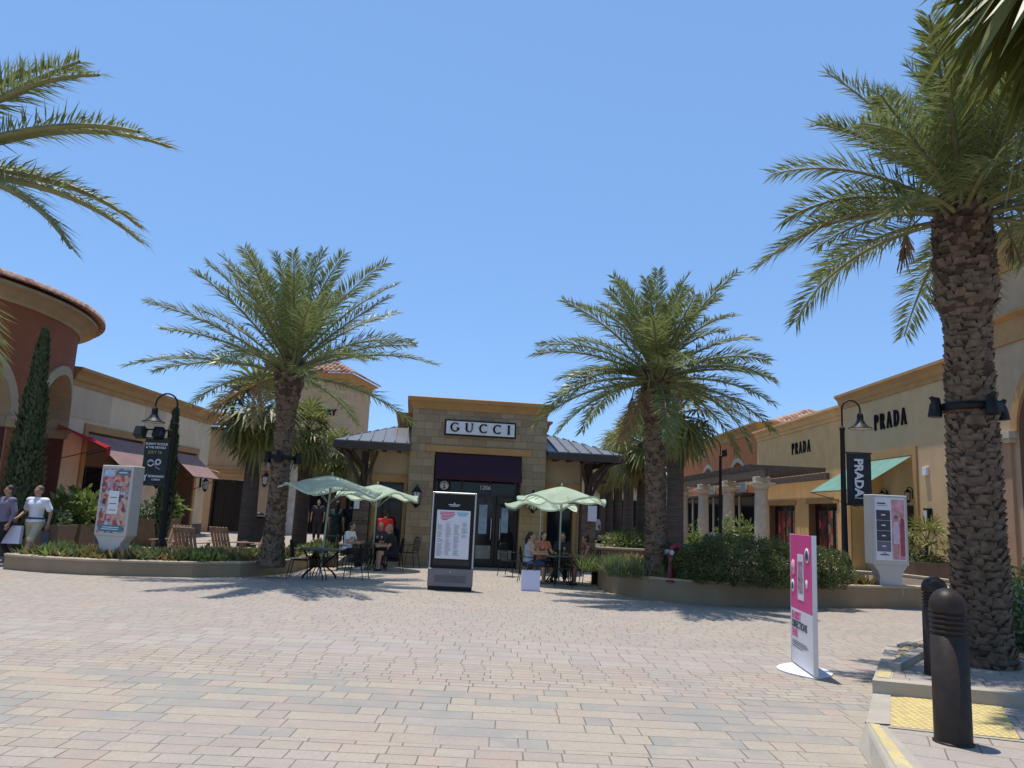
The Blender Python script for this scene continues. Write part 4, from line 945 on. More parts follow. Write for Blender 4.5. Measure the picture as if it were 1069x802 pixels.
# ---- fan palms
def fan_leaf(mb, rg, base, az, e0, pet, bl, nseg=22, mi=0, droop=.5, wseg=.05):
    pts = [V(base)]
    for i in range(5):
        e = e0-droop*.6*(i/5)**1.5; pts.append(pts[-1]+V((cos(e)*sin(az), cos(e)*cos(az), sin(e)))*pet/5)
    mb.tube(pts, [.022]*3+[.016]*3, 4, 1, cap=False)
    e = e0-droop*.8; d = V((cos(e)*sin(az), cos(e)*cos(az), sin(e))); s_ = V((cos(az), -sin(az), 0)); up = s_.cross(d).normalized()
    o = pts[-1]; roll = rg.uniform(-.35, .35); s_, up = s_*cos(roll)+up*sin(roll), up*cos(roll)-s_*sin(roll)
    for k in range(nseg):
        th = R(-118+236*(k+.5)/nseg)+rg.uniform(-.04, .04)
        v = (d*cos(th)+s_*sin(th)+up*(.22*(k % 2)-.1)); v.normalize(); ll = bl*(1-.28*(abs(th)/2.1)**2)*rg.uniform(.88, 1.08)
        w = v.cross(up).normalized()*wseg*bl; md = o+v*ll*.55-V((0, 0, .04*ll)); tp = o+v*ll+V((0, 0, -1))*ll*droop*rg.uniform(.25, .75)
        mb.add([o, md+w, md-w], [(0, 1, 2)], mi); mb.add([md+w, tp, md-w], [(0, 1, 2)], mi)
def fan_palm(label, x, y, h, r=.22, sc=1.0, n=34, seed=0, skirt=30, group='fan palms lining the lanes', nseg=20, parts=True, z=0):
    rg = random.Random(seed); t = thing('fan_palm', label, 'palm tree', (x, y, z), 0, group)
    m = MB(); m.lathe([(r*1.25, -.02), (r*1.1, .25), (r, h*.5), (r*.98, h*.8), (r*1.1, h)], 18, lump=lambda a, zz: 1+.04*sin(a*3+zz*4)); m.build('trunk', m_ftrunk, t)
    m = MB()
    for i in range(n):
        q = (i+.5)/n; fan_leaf(m, rg, (0, 0, h+.1-.25*q), i*2.4+rg.uniform(-.3, .3), R(82-118*q+rg.uniform(-8, 8)), .85*sc*rg.uniform(.85, 1.1), .95*sc*rg.uniform(.85, 1.1), nseg, 0, .35+.5*q)
    m.build('crown', [m_fan, m_rach, m_dead], t)
    m = MB()
    for i in range(skirt):
        a = i*2.4; q = rg.random(); fan_leaf(m, rg, (sin(a)*r*.8, cos(a)*r*.8, h-.1-.5*q), a+rg.uniform(-.3, .3), R(rg.uniform(-78, -55)), .35*sc, .7*sc*rg.uniform(.8, 1.2), 10, 2, .5, .07)
    if skirt: m.build('dead_leaf_skirt', [m_fan, m_rach, m_dead], t)
    return t
fl = [(270, 430, 24.5, .24, 1.05, 44, 'fan palm with hanging yellow green leaves just left of the left date palm trunk'),
      (322, 450, 27.5, .24, .82, 36, 'fan palm directly behind the left date palm, pale sunlit leaves'),
      (352, 476, 31, .24, .72, 34, 'fan palm below the tower, nearest the eaves of the stone shop'),
      (380, 487, 37, .22, .7, 26, 'small looking fan palm just behind the left eaves of the stone shop')]
for i, (px, py, Y, r, sc, n, lb) in enumerate(fl):
    p = P(px, py, Y); fan_palm(lb, p.x, Y, p.z, r, sc, n, 50+i)
fr = [(706, 432, 25, .26, 1.0, 40, 'fan palm with dry skirt just right of the right date palm trunk'),
      (672, 462, 29, .23, 1.0, 34, 'fan palm just left of the right date palm trunk in the lane'),
      (657, 470, 34, .22, 1.0, 30, 'third fan palm of the lane counted from the right date palm'),
      (646, 479, 40, .22, 1.0, 28, 'fourth fan palm down the lane, half hidden by its neighbours'),
      (637, 487, 47, .22, 1.0, 24, 'fifth fan palm down the lane near the stone shop eaves'),
      (630, 494, 56, .22, 1.0, 22, 'farthest fan palm of the lane beside the eaves of the stone shop')]
for i, (px, py, Y, r, sc, n, lb) in enumerate(fr):
    p = P(px, py, Y); fan_palm(lb, p.x, Y, p.z, r, sc, n, 70+i)
p = P(1198, -88, 6.0)
fan_palm('fan palm outside the right edge with leaves hanging into the top right corner', p.x, p.y, p.z, .25, 1.12, 58, 91, 14, nseg=34)
# ---- leaf clouds
def cloud(mb, rg, c, rad, n, size, mi=0, lumps=.28, flat=0, seed=0, asp=.45, zmin=None, pw=.35):
    for _ in range(n):
        while True:
            d = V((rg.gauss(0, 1), rg.gauss(0, 1), rg.gauss(0, 1)))
            if d.length > .01: break
        d.normalize(); k = 1+lumps*noise.noise(V((d.x*2.2+seed, d.y*2.2, d.z*2.2)))*1.6
        q = rg.random()**pw*k; p = V((c[0]+d.x*rad[0]*q, c[1]+d.y*rad[1]*q, c[2]+d.z*rad[2]*q))
        if zmin is not None and p.z < zmin: continue
        a = V((rg.gauss(0, 1), rg.gauss(0, 1), rg.gauss(0, 1))).normalized(); a = (a+d*.8).normalized(); b = a.cross(V((rg.gauss(0, 1), rg.gauss(0, 1), rg.gauss(0, 1)))).normalized()
        s = size*rg.uniform(.6, 1.3); mb.add([p, p+a*s*.5+b*s*asp*.5, p+a*s, p+a*s*.5-b*s*asp*.5], [(0, 1, 2, 3)], mi)
def bush(label, x, y, z, rad, n, size, material, seed, group=None, name='shrub', cat='shrub', lumps=.28, pw=.35):
    rg = random.Random(seed); t = thing(name, label, cat, (x, y, z), 0, group); m = MB()
    cloud(m, rg, (0, 0, rad[2]*.92), rad, n, size, 0, lumps, seed=seed, zmin=.0, pw=pw); m.build('foliage', material, t)
    m = MB()
    for k in range(5): a = k*1.3; m.tube([(0, 0, -.03), (cos(a)*rad[0]*.3, sin(a)*rad[1]*.3, rad[2]*.7), (cos(a)*rad[0]*.6, sin(a)*rad[1]*.6, rad[2]*1.2)], [.02, .013, .005], 5)
    m.build('stem', m_stem, t); return t
# ---- planters
def planter(name, label, outer, h, cope=.28):
    n = len(outer); ctr = sum((V((*p, 0)) for p in outer), V())/n; inner = []
    area = sum(outer[i][0]*outer[(i+1) % n][1]-outer[(i+1) % n][0]*outer[i][1] for i in range(n)); sg_ = 1 if area > 0 else -1
    for i in range(n):
        a, b, c = V(outer[i-1]), V(outer[i]), V(outer[(i+1) % n]); d1 = (b-a).normalized(); d2 = (c-b).normalized()
        nn_ = (V((-d1.y, d1.x))+V((-d2.y, d2.x))); nn_.normalize(); inner.append(tuple(b+nn_*cope*sg_))
    t = thing(name, label, 'planter', (outer[0][0], outer[0][1], 0)); o = V((outer[0][0], outer[0][1], 0))
    m = MB(); m.add([V((*p, zz))-o for zz in (-.02, h-.05) for p in outer]+[V((*p, zz))-o for zz in (-.02, h-.05) for p in inner],
        [(i, (i+1) % n, n+(i+1) % n, n+i) for i in range(n)]+[(2*n+i, 3*n+i, 3*n+(i+1) % n, 2*n+(i+1) % n) for i in range(n)]+[(n+i, n+(i+1) % n, 3*n+(i+1) % n, 3*n+i) for i in range(n)])
    m.build('planter_wall', m_plw, t)
    m = MB(); vs = []
    for zz, k in ((h-.05, .015), (h-.012, .022), (h, .008)):
        for i in range(n):
            b = V((*outer[i], 0)); q = V((*inner[i], 0)); dd = (b-q).normalized(); vs.append(b+dd*k+V((0, 0, zz))-o)
    vs += [V((*p, h))-o for p in inner]+[V((*p, h-.07))-o for p in inner]
    m.add(vs, [(k*n+i, k*n+(i+1) % n, (k+1)*n+(i+1) % n, (k+1)*n+i) for k in range(4) for i in range(n)]); m.build('coping', m_cope, t)
    m = MB(); m.add([V((*p, h-.08))-o for p in inner], [tuple(range(n))]); m.build('soil', m_soil, t)
    return inner
def g2(px, py, z=0): q = G(px, py, z); return (q.x, q.y)
LP = [g2(3, 594), g2(25, 596), g2(50, 598.0), g2(90, 600.2), g2(140, 601.6), g2(200, 602.6), g2(250, 602.2), g2(280, 600.6), g2(305, 597.5), g2(322, 592.5), g2(331, 586.5), g2(333, 580)]
LP += [(-4.45, 20.6), (-5.1, 20.9), (-5.9, 20.3), (-6.6, 19.2), (-7.5, 18.6), (-8.8, 18.3), (-10.2, 18.0), (LP[0][0]+.25, 17.5)]
li = planter('low_planter_wall', 'long low tan curved planter wall round the left date palm', LP, .31)
RP = [g2(622, 607), g2(625, 614), g2(632, 617.5), g2(645, 620.6), g2(670, 625), g2(700, 628.4), g2(750, 631.6), g2(800, 633.4), g2(860, 634.4), g2(920, 635), g2(960, 635.3), g2(1010, 637)]
RP += [(11.5, 14.6), (11.8, 18.0), (10.8, 21.5), (6.5, 22.6), (3.2, 21.6), (2.2, 19.2)]
ri = planter('curved_planter_wall', 'tan curved planter wall holding the dark green hedge on the right', RP, .46)
def inside(p, poly):
    c = False; n = len(poly)
    for i in range(n):
        (x1, y1), (x2, y2) = poly[i], poly[(i+1) % n]
        if (y1 > p[1]) != (y2 > p[1]) and p[0] < (x2-x1)*(p[1]-y1)/(y2-y1)+x1: c = not c
    return c
def clump(mb, rg, x, y, z, n, h, sp, w, mi=0):
    for _ in range(n):
        a = rg.uniform(0, 6.28); e = R(rg.uniform(15, 80)); d = V((cos(e)*cos(a), cos(e)*sin(a), sin(e))); b = V((-sin(a), cos(a), 0))*w*.5
        p = V((x+rg.gauss(0, sp), y+rg.gauss(0, sp), z)); l = h*rg.uniform(.5, 1.15)
        mb.add([p, p+d*l*.5+b, p+d*l-V((0, 0, l*.12)), p+d*l*.5-b], [(0, 1, 2, 3)], mi)
def cover(name, label, poly, z, zone, mats_, seed, dens, h, kinds, avoid=()):
    rg = random.Random(seed); m = MB(); xs = [p[0] for p in poly]; ys = [p[1] for p in poly]
    for _ in range(dens):
        x = rg.uniform(min(xs), max(xs)); y = rg.uniform(min(ys), max(ys))
        if not inside((x, y), poly) or not zone(x, y): continue
        if noise.noise(V((x*1.3, y*1.3, seed))) < -.33: continue
        if any(hypot(x-a, y-b) < c for a, b, c in avoid): continue
        k = noise.noise(V((x*.9+9, y*.9, seed*3)))+rg.gauss(0, .15)
        clump(m, rg, x, y, z, 13, h*(1+.7*noise.noise(V((x*2, y*2, 5)))), .09, .075, kinds(k))
    return m.build(name, mats_, None, label, kind='stuff', category='ground cover')
pbL = P(283, 590, 17.0); 
cover('ground_cover', 'low green, reddish and silvery ground cover filling the left planter', li, .24, lambda x, y: True, [m_gc1, m_gc2, m_lime], 5, 6500, .30,
      lambda k: 1 if k > .06 else (2 if k < -.25 else 0), [(pbL.x, 17, .45)])
pbR = P(685, 603, 16.4)
cover('ground_cover', 'orange and green low succulents along the front of the right planter', ri, .39, lambda x, y: (x > 6.3 and y < 16.9) or (x < 3.4), [m_gc1, m_gc2, m_lime], 6, 8000, .30,
      lambda k: 1 if k > -.05 else (2 if k < -.3 else 0), [(pbR.x, 16.4, .42)])
# hedge in the right planter
gh = 'hedge shrubs in the right planter'
for i, (px, Y, hw, top, lb) in enumerate([
    (700, 16.6, .55, 1.12, 'dark hedge shrub immediately right of the right date palm trunk'),
    (733, 15.9, .62, 1.14, 'rounded hedge shrub behind the red standpipe on its right'),
    (766, 15.7, .80, 1.36, 'tallest rounded shrub in the middle of the hedge'),
    (801, 15.7, .72, 1.28, 'hedge shrub just left of the pink standing sign'),
    (828, 15.9, .55, 1.16, 'hedge shrub behind the pink standing sign'),
    (858, 16.1, .62, 1.16, 'rightmost hedge shrub beside the right lamp post')]):
    p = P(px, 590, Y); rz_ = (top-.40)/1.85
    bush(lb, p.x, Y, .40, (hw*1.0, hw*.9, rz_*1.0), 13000, .042, m_hedge, 100+i, gh, lumps=.22, pw=.16)
for i, (px, Y, lb) in enumerate([(640, 17.5, 'grassy green clump at the left tip of the right planter'), (655, 17.2, 'grassy clump next to the right date palm trunk on its left'), (668, 16.2, 'small grassy clump against the foot of the right date palm')]):
    p = P(px, 590, Y); rg = random.Random(i); m = MB()
    for _ in range(7): clump(m, rg, rg.gauss(0, .22), rg.gauss(0, .2), 0, 60, .55, .07, .022, 0 if rg.random() < .7 else 1)
    o = m.build('ornamental_grass', [leafmat('grass_blade', (.11, .15, .05), (.20, .23, .09), .5, .35), m_lime], None, lb, category='plant', group='grass clumps in the right planter'); o.location = (p.x, Y, .39)
# cypress by the rotunda and the narrow one behind the lamp post
def cypress(label, p, h, w, seed, lean=0):
    rg = random.Random(seed); t = thing('cypress_tree', label, 'tree', p, 0, 'cypress trees'); m = MB()
    for _ in range(int(5200*h/5)):
        q = rg.random()**.85; rr = w*(.42+.58*min(1, q/.25))*(1-max(0, q-.35)/.68)**.75*(1+.22*noise.noise(V((q*7, rg.random()*.4+seed, 0)))) if q < .98 else .03
        a = rg.uniform(0, 6.28); r_ = rr*rg.random()**.3*(1+.25*noise.noise(V((cos(a)*2, sin(a)*2, q*9+seed))))
        z = .15+q*(h-.2); c = V((cos(a)*r_, sin(a)*r_, z)); up = V((cos(a)*.35+rg.gauss(0, .2), sin(a)*.35+rg.gauss(0, .2), 1)).normalized(); b = up.cross(V((cos(a), sin(a), rg.gauss(0, .5)))).normalized()
        s = .16*rg.uniform(.6, 1.2); m.add([c, c+up*s*.5+b*.03, c+up*s, c+up*s*.5-b*.03], [(0, 1, 2, 3)], 0)
    m.build('crown', m_cyp, t); m = MB(); m.tube([(0, 0, -.02), (0, 0, h*.9)], [.07, .02], 7); m.build('trunk', m_stem, t)
p = P(20, 530, 18.0); cypress('tall slim dark cypress in front of the round terracotta building', (p.x, 18.0, 0.0), 5.35, .40, 3)
p = P(173, 520, 23.0); cypress('small narrow cypress behind the left lamp post and banner', (p.x, 23.0, .0), 4.15, .26, 4)
# potted plants and planter boxes
def pot(label, p, w, h, plant, seed, group='planter boxes by the shop fronts'):
    t = thing('planter_box', label, 'planter', p, 0, group); m = MB(); a, b = w*.40, w*.5
    m.add([(-a, -a, 0), (a, -a, 0), (a, a, 0), (-a, a, 0), (-b, -b, h), (b, -b, h), (b, b, h), (-b, b, h), (-b+.06, -b+.06, h), (b-.06, -b+.06, h), (b-.06, b-.06, h), (-b+.06, b-.06, h), (-b+.06, -b+.06, h-.1), (b-.06, -b+.06, h-.1), (b-.06, b-.06, h-.1), (-b+.06, b-.06, h-.1)],
        [(0, 1, 5, 4), (1, 2, 6, 5), (2, 3, 7, 6), (3, 0, 4, 7), (4, 5, 9, 8), (5, 6, 10, 9), (6, 7, 11, 10), (7, 4, 8, 11), (8, 9, 13, 12), (9, 10, 14, 13), (10, 11, 15, 14), (11, 8, 12, 15)])
    m.build('box', mat('box_render', (.17, .115, .075), .85, .15, 3, .3), t)
    m = MB(); m.add([(-b+.06, -b+.06, h-.1), (b-.06, -b+.06, h-.1), (b-.06, b-.06, h-.1), (-b+.06, b-.06, h-.1)], [(0, 1, 2, 3)]); m.build('soil', m_soil, t)
    rg = random.Random(seed)
    if plant == 'lime':
        bush(label.replace('planter box', 'broad leaved plant')[:90], p[0], p[1], h-.1, (w*.52, w*.52, w*.55), 420, .30, m_lime, seed, 'leafy plants in planter boxes', 'leafy_plant', 'plant', .4)
    elif plant == 'dark':
        bush(label.replace('planter box', 'low green plant')[:90], p[0], p[1], h-.1, (w*.42, w*.42, w*.26), 700, .12, m_gc1, seed, 'leafy plants in planter boxes', 'leafy_plant', 'plant', .4)
    return t
q = P(78, 540, 21.5); pot('bright leaved planter box below the crimson awning, left', (q.x, q.y, 0), .95, .75, 'lime', 1)
q = P(55, 540, 20.3); pot('planter box with low plants beside the cypress foot', (q.x, q.y, 0), .9, .75, 'dark', 2)
q = P(155, 540, 25.5); pot('large brown planter box behind the left lamp post', (q.x, q.y, 0), 1.3, .85, 'dark', 3)
q = P(174, 540, 27.5); pot('slim tan planter box between the two mauve awnings', (q.x, q.y, 0), .75, .85, 'lime', 4)
q = P(20, 540, 19.6); pot('wide planter box behind the two walking men', (q.x, q.y, 0), 1.25, .6, 'dark', 5)
q = P(968, 570, 23.0); pot('large brown planter box in front of the beige boutique wall', (q.x, q.y, 0), 1.7, .75, None, 6)
fp = fan_palm('low bright fan palm growing in the box right of the right poster stand', q.x, q.y, .55, .07, .62, 22, 131, 4, 'young fan palms', 18, z=.65)
q = P(1075, 660, 11.6); bush('dark leafy shrub at the right edge behind the biggest palm trunk', q.x, q.y, 0, (.9, .8, .62), 3000, .12, m_hedge, 140, None)
q = P(1073, 625, 10.6); bush('smaller shrub at the right edge just behind the kerb bed', q.x, q.y, 0.05, (.62, .55, .45), 2000, .11, m_gc1, 141, None)
for i, (px, Y, lb) in enumerate([(727, 27, 'yellow green bamboo like plant left of the second pergola column'), (776, 31, 'feathery green plant between two pergola columns'), (757, 35, 'slim feathery plant by the pergola column under the timber beams')]):
    q = P(px, 545, Y); bush(lb, q.x, q.y, 0, (.35, .35, .95 if i else .7), 420, .20, m_lime, 150+i, 'feathery plants by the pergola', 'feathery_plant', 'plant', .5)
# brick edged beds down the right lane
for i, (px, Y, w, lb) in enumerate([(648, 27.0, 2.6, 'nearest brick edged planting bed in the lane with fan palms'), (655, 38.0, 2.6, 'farther brick edged planting bed in the lane with fan palms')]):
    q = P(px, 560, Y); t = thing('brick_planter', lb, 'planter', (q.x, q.y, 0), 0, 'brick planters in the lane'); m = MB()
    m.box(-w/2, w/2+.8, -.15, .15, 0, .5, 0); m.box(-w/2, -w/2+.3, .15, 7, 0, .5, 0); m.box(-w/2-.04, w/2+.84, -.19, .19, .5, .56, 1); m.box(-w/2-.04, -w/2+.34, .19, 7, .5, .56, 1); m.build('brick_wall', [m_brick, m_cope], t)
    m = MB(); m.box(-w/2+.3, w/2+.8, .15, 7, 0, .42); m.build('soil', m_soil, t)
    bush('low yellow green plants in the %s brick bed of the lane' % ('near' if i == 0 else 'far'), q.x+.5, q.y+1.2, .42, (1.1, .8, .35), 1500, .12, m_lime, 160+i, 'plants in the brick beds')
# ================================================================ near right kerb and pavement
m_conc = mat('kerb_concrete', (.40, .35, .275), .85, .14, 3, .35, 60, streak=False)
def worn_yellow():
    m, nt, b = newmat('worn_yellow_paint'); f = noi(nt, 9, 6, .7); g = noi(nt, 2.5, 4, .6)
    y = ramp(nt, g, [(.3, (.50, .38, .15)), (.7, (.62, .50, .24))])
    o = mixc(nt, ramp(nt, f, [(.50, (0, 0, 0)), (.60, (.9, .9, .9))]), y, (.40, .36, .28))
    nt.links.new(o, b.inputs['Base Color']); b.inputs['Roughness'].default_value = .8; bump(nt, b, f, .3, .004); return m
m_curbyel = worn_yellow()
def tactile():
    m, nt, b = newmat('tactile_yellow'); co = N(nt, 'ShaderNodeNewGeometry').outputs['Position']
    mp = N(nt, 'ShaderNodeMapping'); mp.inputs['Scale'].default_value = (16, 16, 16); mp.inputs['Rotation'].default_value = (0, 0, .12); nt.links.new(co, mp.inputs[0])
    sx = N(nt, 'ShaderNodeSeparateXYZ'); nt.links.new(mp.outputs[0], sx.inputs[0])
    f = M_(nt, 'SUBTRACT', M_(nt, 'FRACT', sx.outputs[0]), .5); g = M_(nt, 'SUBTRACT', M_(nt, 'FRACT', sx.outputs[1]), .5)
    d = M_(nt, 'SQRT', M_(nt, 'ADD', M_(nt, 'MULTIPLY', f, f), M_(nt, 'MULTIPLY', g, g)))
    dome = ramp(nt, d, [(.2, (1, 1, 1)), (.36, (0, 0, 0))])
    n1 = noi(nt, 5, 5, .6, co); base = ramp(nt, n1, [(.3, (.42, .31, .11)), (.7, (.60, .45, .16))])
    o = mixc(nt, dome, base, (.76, .60, .24)); n2 = noi(nt, 22, 4, .7, co)
    o = mixc(nt, ramp(nt, n2, [(.35, (.6, .6, .6)), (.55, (0, 0, 0))]), o, (.34, .27, .16))
    nt.links.new(o, b.inputs['Base Color']); b.inputs['Roughness'].default_value = .75; bump(nt, b, dome, .8, .006); return m
m_tact = tactile()
m_walk = pavermat('sidewalk_pavers', [(-30, .30, .72, 0, .5)], .42)
def slab(name, pts, m_, zb=-.02, kind='structure', extra=None):     # pts = [(x, y, z)] top outline ccw
    m = MB(); n = len(pts); m.add([tuple(p) for p in pts]+[(p[0], p[1], zb) for p in pts], [tuple(range(n))]+[(n+i, n+(i+1) % n, (i+1) % n, i) for i in range(n)])
    o = m.build(name, m_, kind=kind); return o
KE = {}                                                      # kerb line points on the street side, from near to far
k0 = G(1010, 900); k1 = G(915, 806); k2 = G(898, 783); k3 = G(903, 755); k4 = G(911, 726); k4b = G(912, 724); k5 = G(925, 674, .14)
# far raised kerb and pavement
Hk = .145
f0 = V((k4.x, k4.y, 0)); far = G(1200, 755)
dirk = (V((far.x, far.y, 0))-f0).normalized(); nk = V((-dirk.y, dirk.x, 0)); 
e0 = f0+dirk*9; wk = .16
side = (V((k5.x, k5.y, 0))-f0).normalized(); f1 = f0+side*((V((k5.x, k5.y, 0))-f0).length)
slab('kerb', [(*f0.xy, Hk), (*e0.xy, Hk), (*(e0+nk*wk).xy, Hk), (*(f0+side*wk*1.1+dirk*.0).xy, Hk)], m_conc)
sidn = V((side.y, -side.x, 0))
if sidn.dot(dirk) < 0: sidn = -sidn
p_a = f0+side*wk*1.1; p_b = p_a+sidn*.17
slab('kerb', [(*p_a.xy, Hk-.002), (*p_b.xy, Hk-.002), (*(f1+sidn*.17).xy, Hk-.002), (*f1.xy, Hk-.002)], m_conc)
m = MB(); q0, q1 = p_a+side*.05, p_a+side*.55; m.add([(*(q0+sidn*.03).xy, Hk+.003), (*(q0+sidn*.15).xy, Hk+.003), (*(q1+sidn*.15).xy, Hk+.003), (*(q1+sidn*.03).xy, Hk+.003)], [(0, 1, 2, 3)]); m.build('kerb_paint', m_curbyel, kind='structure')
ka = G(936, 694, .2); ka = p_b+side*((ka-p_b).dot(side)); ka.z = .2
kb, kc, kd, ke = G(964, 678, .2), G(1015, 684, .2), G(1110, 697, .2), G(1300, 725, .2)
slab('sidewalk', [(*p_b.xy, Hk-.008), (*(e0+nk*wk).xy, Hk-.008), (*ke.xy, Hk-.008), (*kd.xy, Hk-.008), (*kc.xy, Hk-.008), (*kb.xy, Hk-.008), (*ka.xy, Hk-.008)], m_walk)
bed = thing('bed_kerb', 'low concrete kerb of the planting bed round the biggest palm', 'kerb', (0, 0, 0)); m = MB()
def ribbon(m, pts, w, z0, z1):
    n = len(pts); L = []; 
    for i in range(n):
        d = (pts[min(i+1, n-1)]-pts[max(i-1, 0)]); d.z = 0; d.normalize(); nn = V((-d.y, d.x, 0))*w/2; L.append((pts[i]+nn, pts[i]-nn))
    vs = []
    for a, b in L: vs += [(a.x, a.y, z0), (a.x, a.y, z1), (b.x, b.y, z1), (b.x, b.y, z0)]
    m.add(vs, [(i*4+k, i*4+(k+1) % 4, i*4+4+(k+1) % 4, i*4+4+k) for i in range(n-1) for k in range(4)]+[(3, 2, 1, 0), (4*n-4, 4*n-3, 4*n-2, 4*n-1)])
ribbon(m, [ka, ka.lerp(kb, .5), kb, kb.lerp(kc, .5)+V((0, .03, 0)), kc, kd, ke], .12, .05, .215); m.build('kerb_stone', m_conc, bed)
kf, kg = f1+sidn*.17, G(966, 667, .16)
m = MB(); ribbon(m, [V((kf.x, kf.y, 0)), V((kg.x, kg.y, 0)), G(1020, 662, .16)], .09, .03, .17); m.build('kerb_stone', m_conc, bed)
nr_ = [ka, kb, kc, kd, ke]; fr2 = [kf, kg, G(1020, 662, .16), G(1110, 655, .16), G(1290, 650, .16)]; m = MB(); m.add([(p.x, p.y, .15) for p in nr_+fr2], [(k, k+1, k+6, k+5) for k in range(4)]); m.build('planting_bed', m_soil, kind='structure')
rg = random.Random(9); m = MB()
for _ in range(420):
    a_, b_2 = rg.random(), rg.random(); p = ka.lerp(kb, a_).lerp(kf.lerp(kg, a_), b_2)+V((0, 0, 0)); m.ball((p.x, p.y, .155), (rg.uniform(.01, .035), rg.uniform(.01, .035), .014), 0, n=6, m=4)
m.build('gravel', mat('gravel_buff', (.42, .32, .20), .9, .5, 20), None, 'buff gravel and wood chips in the corner of the planting bed', kind='stuff')
# ramp, tactile plate and near kerb
nb = V((k3.x, k3.y, 0)); inn = V((1, 0, 0))
e1 = nb+dirk*6
slab('sidewalk_ramp', [(*nb.xy, .012), (*e1.xy, .012), (*(e0).xy, .010), (*f0.xy, .010)], m_walk)
tA = G(929, 758, .016); tB = G(1065, 772, .016); tC = G(1040, 727, .016); tD = G(930, 728, .016)
struct(MB().add([(*p.xy, .018) for p in (tA, tB, tC, tD)], [(0, 1, 2, 3)]), 'tactile_paving', m_tact)
# near raised pavement and its kerb
HN = .13
ot = [G(903, 754.5, HN), G(907, 762, HN), G(928, 802, HN), G(985, 900, HN), G(1100, 1120, HN)]
it = [G(926, 758, HN), G(932, 766, HN), G(966, 802, HN), G(1035, 885, HN), G(1190, 1090, HN)]
bt = [G(901, 764), G(896.5, 781), G(910, 802), G(962, 888), G(1075, 1110)]
n = 5; m = MB(); rd = [p+V((.012, .0, -.0)) for p in ot]; lo = [p+V((-.004, 0, -.018)) for p in ot]
bb = [V((it[0].x, it[0].y, -.02))]
m.add([*rd, *it, *lo, *bt], [(n+k, k, k+1, n+k+1) for k in range(n-1)]+[(k, 2*n+k, 2*n+k+1, k+1) for k in range(n-1)]+[(2*n+k, 3*n+k, 3*n+k+1, 2*n+k+1) for k in range(n-1)])
m.add([rd[0], it[0], V((it[0].x, it[0].y, -.02)), V((bt[0].x, bt[0].y, -.02)), lo[0]], [(0, 1, 2, 3, 4)])
m.build('kerb', m_conc, kind='structure')
m = MB(); z4 = V((0, 0, .004)); a_ = [p.lerp(q, .22)+z4 for p, q in zip(ot, it)]; b2 = [p.lerp(q, .66)+z4 for p, q in zip(ot, it)]
m.add([*a_, *b2], [(n+k, k, k+1, n+k+1) for k in range(0, n-1)]); m.build('kerb_paint', m_curbyel, kind='structure')
fr0 = G(1066, 773, HN); fr1 = it[0]+(fr0-it[0])*5; w_i = [p+V((0, 0, -.004)) for p in it]
m = MB(); m.add([*w_i, V((fr1.x, it[4].y, HN-.004)), V((fr1.x, fr1.y, HN-.004)), V((fr1.x, fr1.y, -.02)), V((it[0].x, it[0].y, -.02))], [(0, 1, 2, 3, 4, 5, 6), (0, 6, 7, 8)]); m.build('sidewalk', m_walk, kind='structure')
gd = (fr0-it[0]).normalized(); gn = V((-gd.y, gd.x, 0)); m = MB()
m.add([it[0]+gn*.005+V((0, 0, .002)), fr1+gn*.005+V((0, 0, .002)), fr1-gn*.05+V((0, 0, .002)), it[0]-gn*.05+V((0, 0, .002))], [(0, 1, 2, 3)]); m.build('kerb_paint', m_conc, kind='structure')
struct(MB().add([(*p, .022) for p in (g2(904, 757), g2(930, 759), g2(930, 726), g2(911.5, 726.5))], [(0, 1, 2, 3)]), 'gutter_strip', m_conc)
# ================================================================ bollards
m_boll = mat('bollard_bronze', (.034, .024, .018), .45, .25, 12, .15, 80, metal=.0, spec=.22)
def bollard(label, p):
    t = thing('bollard', label, 'bollard', p, 0, 'bollards on the kerb'); r = .127; m = MB()
    prof = [(r*1.0, -.05), (r, 0), (r, .74)]
    for k in range(5): z = .745+k*.036; prof += [(r*.86, z), (r*.86, z+.012), (r*1.0, z+.018), (r*1.0, z+.033)]
    prof += [(r, .95)]+[(r*cos(pi/2*k/8), .95+.125*sin(pi/2*k/8)) for k in range(1, 9)]
    pr2 = []
    m.lathe(prof, 40, cap=False); m.build('post', m_boll, t)
    m = MB(); m.lathe([(r+.012, -.02), (r+.012, .006), (r+.001, .012)], 32, cap=False); m.build('base_ring', m_boll, t)
    return t
q = G(995.5, 775, .13); BA = bollard('front bollard, nearest the camera beside the yellow tactile paving', (q.x, q.y, .13))
BA.scale = (1, 1, 1.02)
q = G(979, 705, .137); BB = bollard('rear bollard standing on the raised pavement behind the nearer one', (q.x, q.y, .137))
BB.scale = (1, 1, .95)
# ================================================================ pink standing sign
m_pink = mat('sign_pink', (.60, .055, .22), .45, .05, 3); m_grey = mat('sign_white', (.62, .62, .64), .45, .04, 3); m_ink = mat('print_dark', (.05, .045, .06), .6, 0)
nr = G(852, 709.5); fr_ = G(828.5, 692.5); fr_ = nr+(fr_-nr)
ctr = (nr+fr_)/2; d_ = (fr_-nr).normalized(); wS = (fr_-nr).length
st = thing('standing_sign', 'pink and white upright information sign on a white curved foot plate', 'sign', (ctr.x, ctr.y, 0), atan2(d_.y, d_.x)+pi)
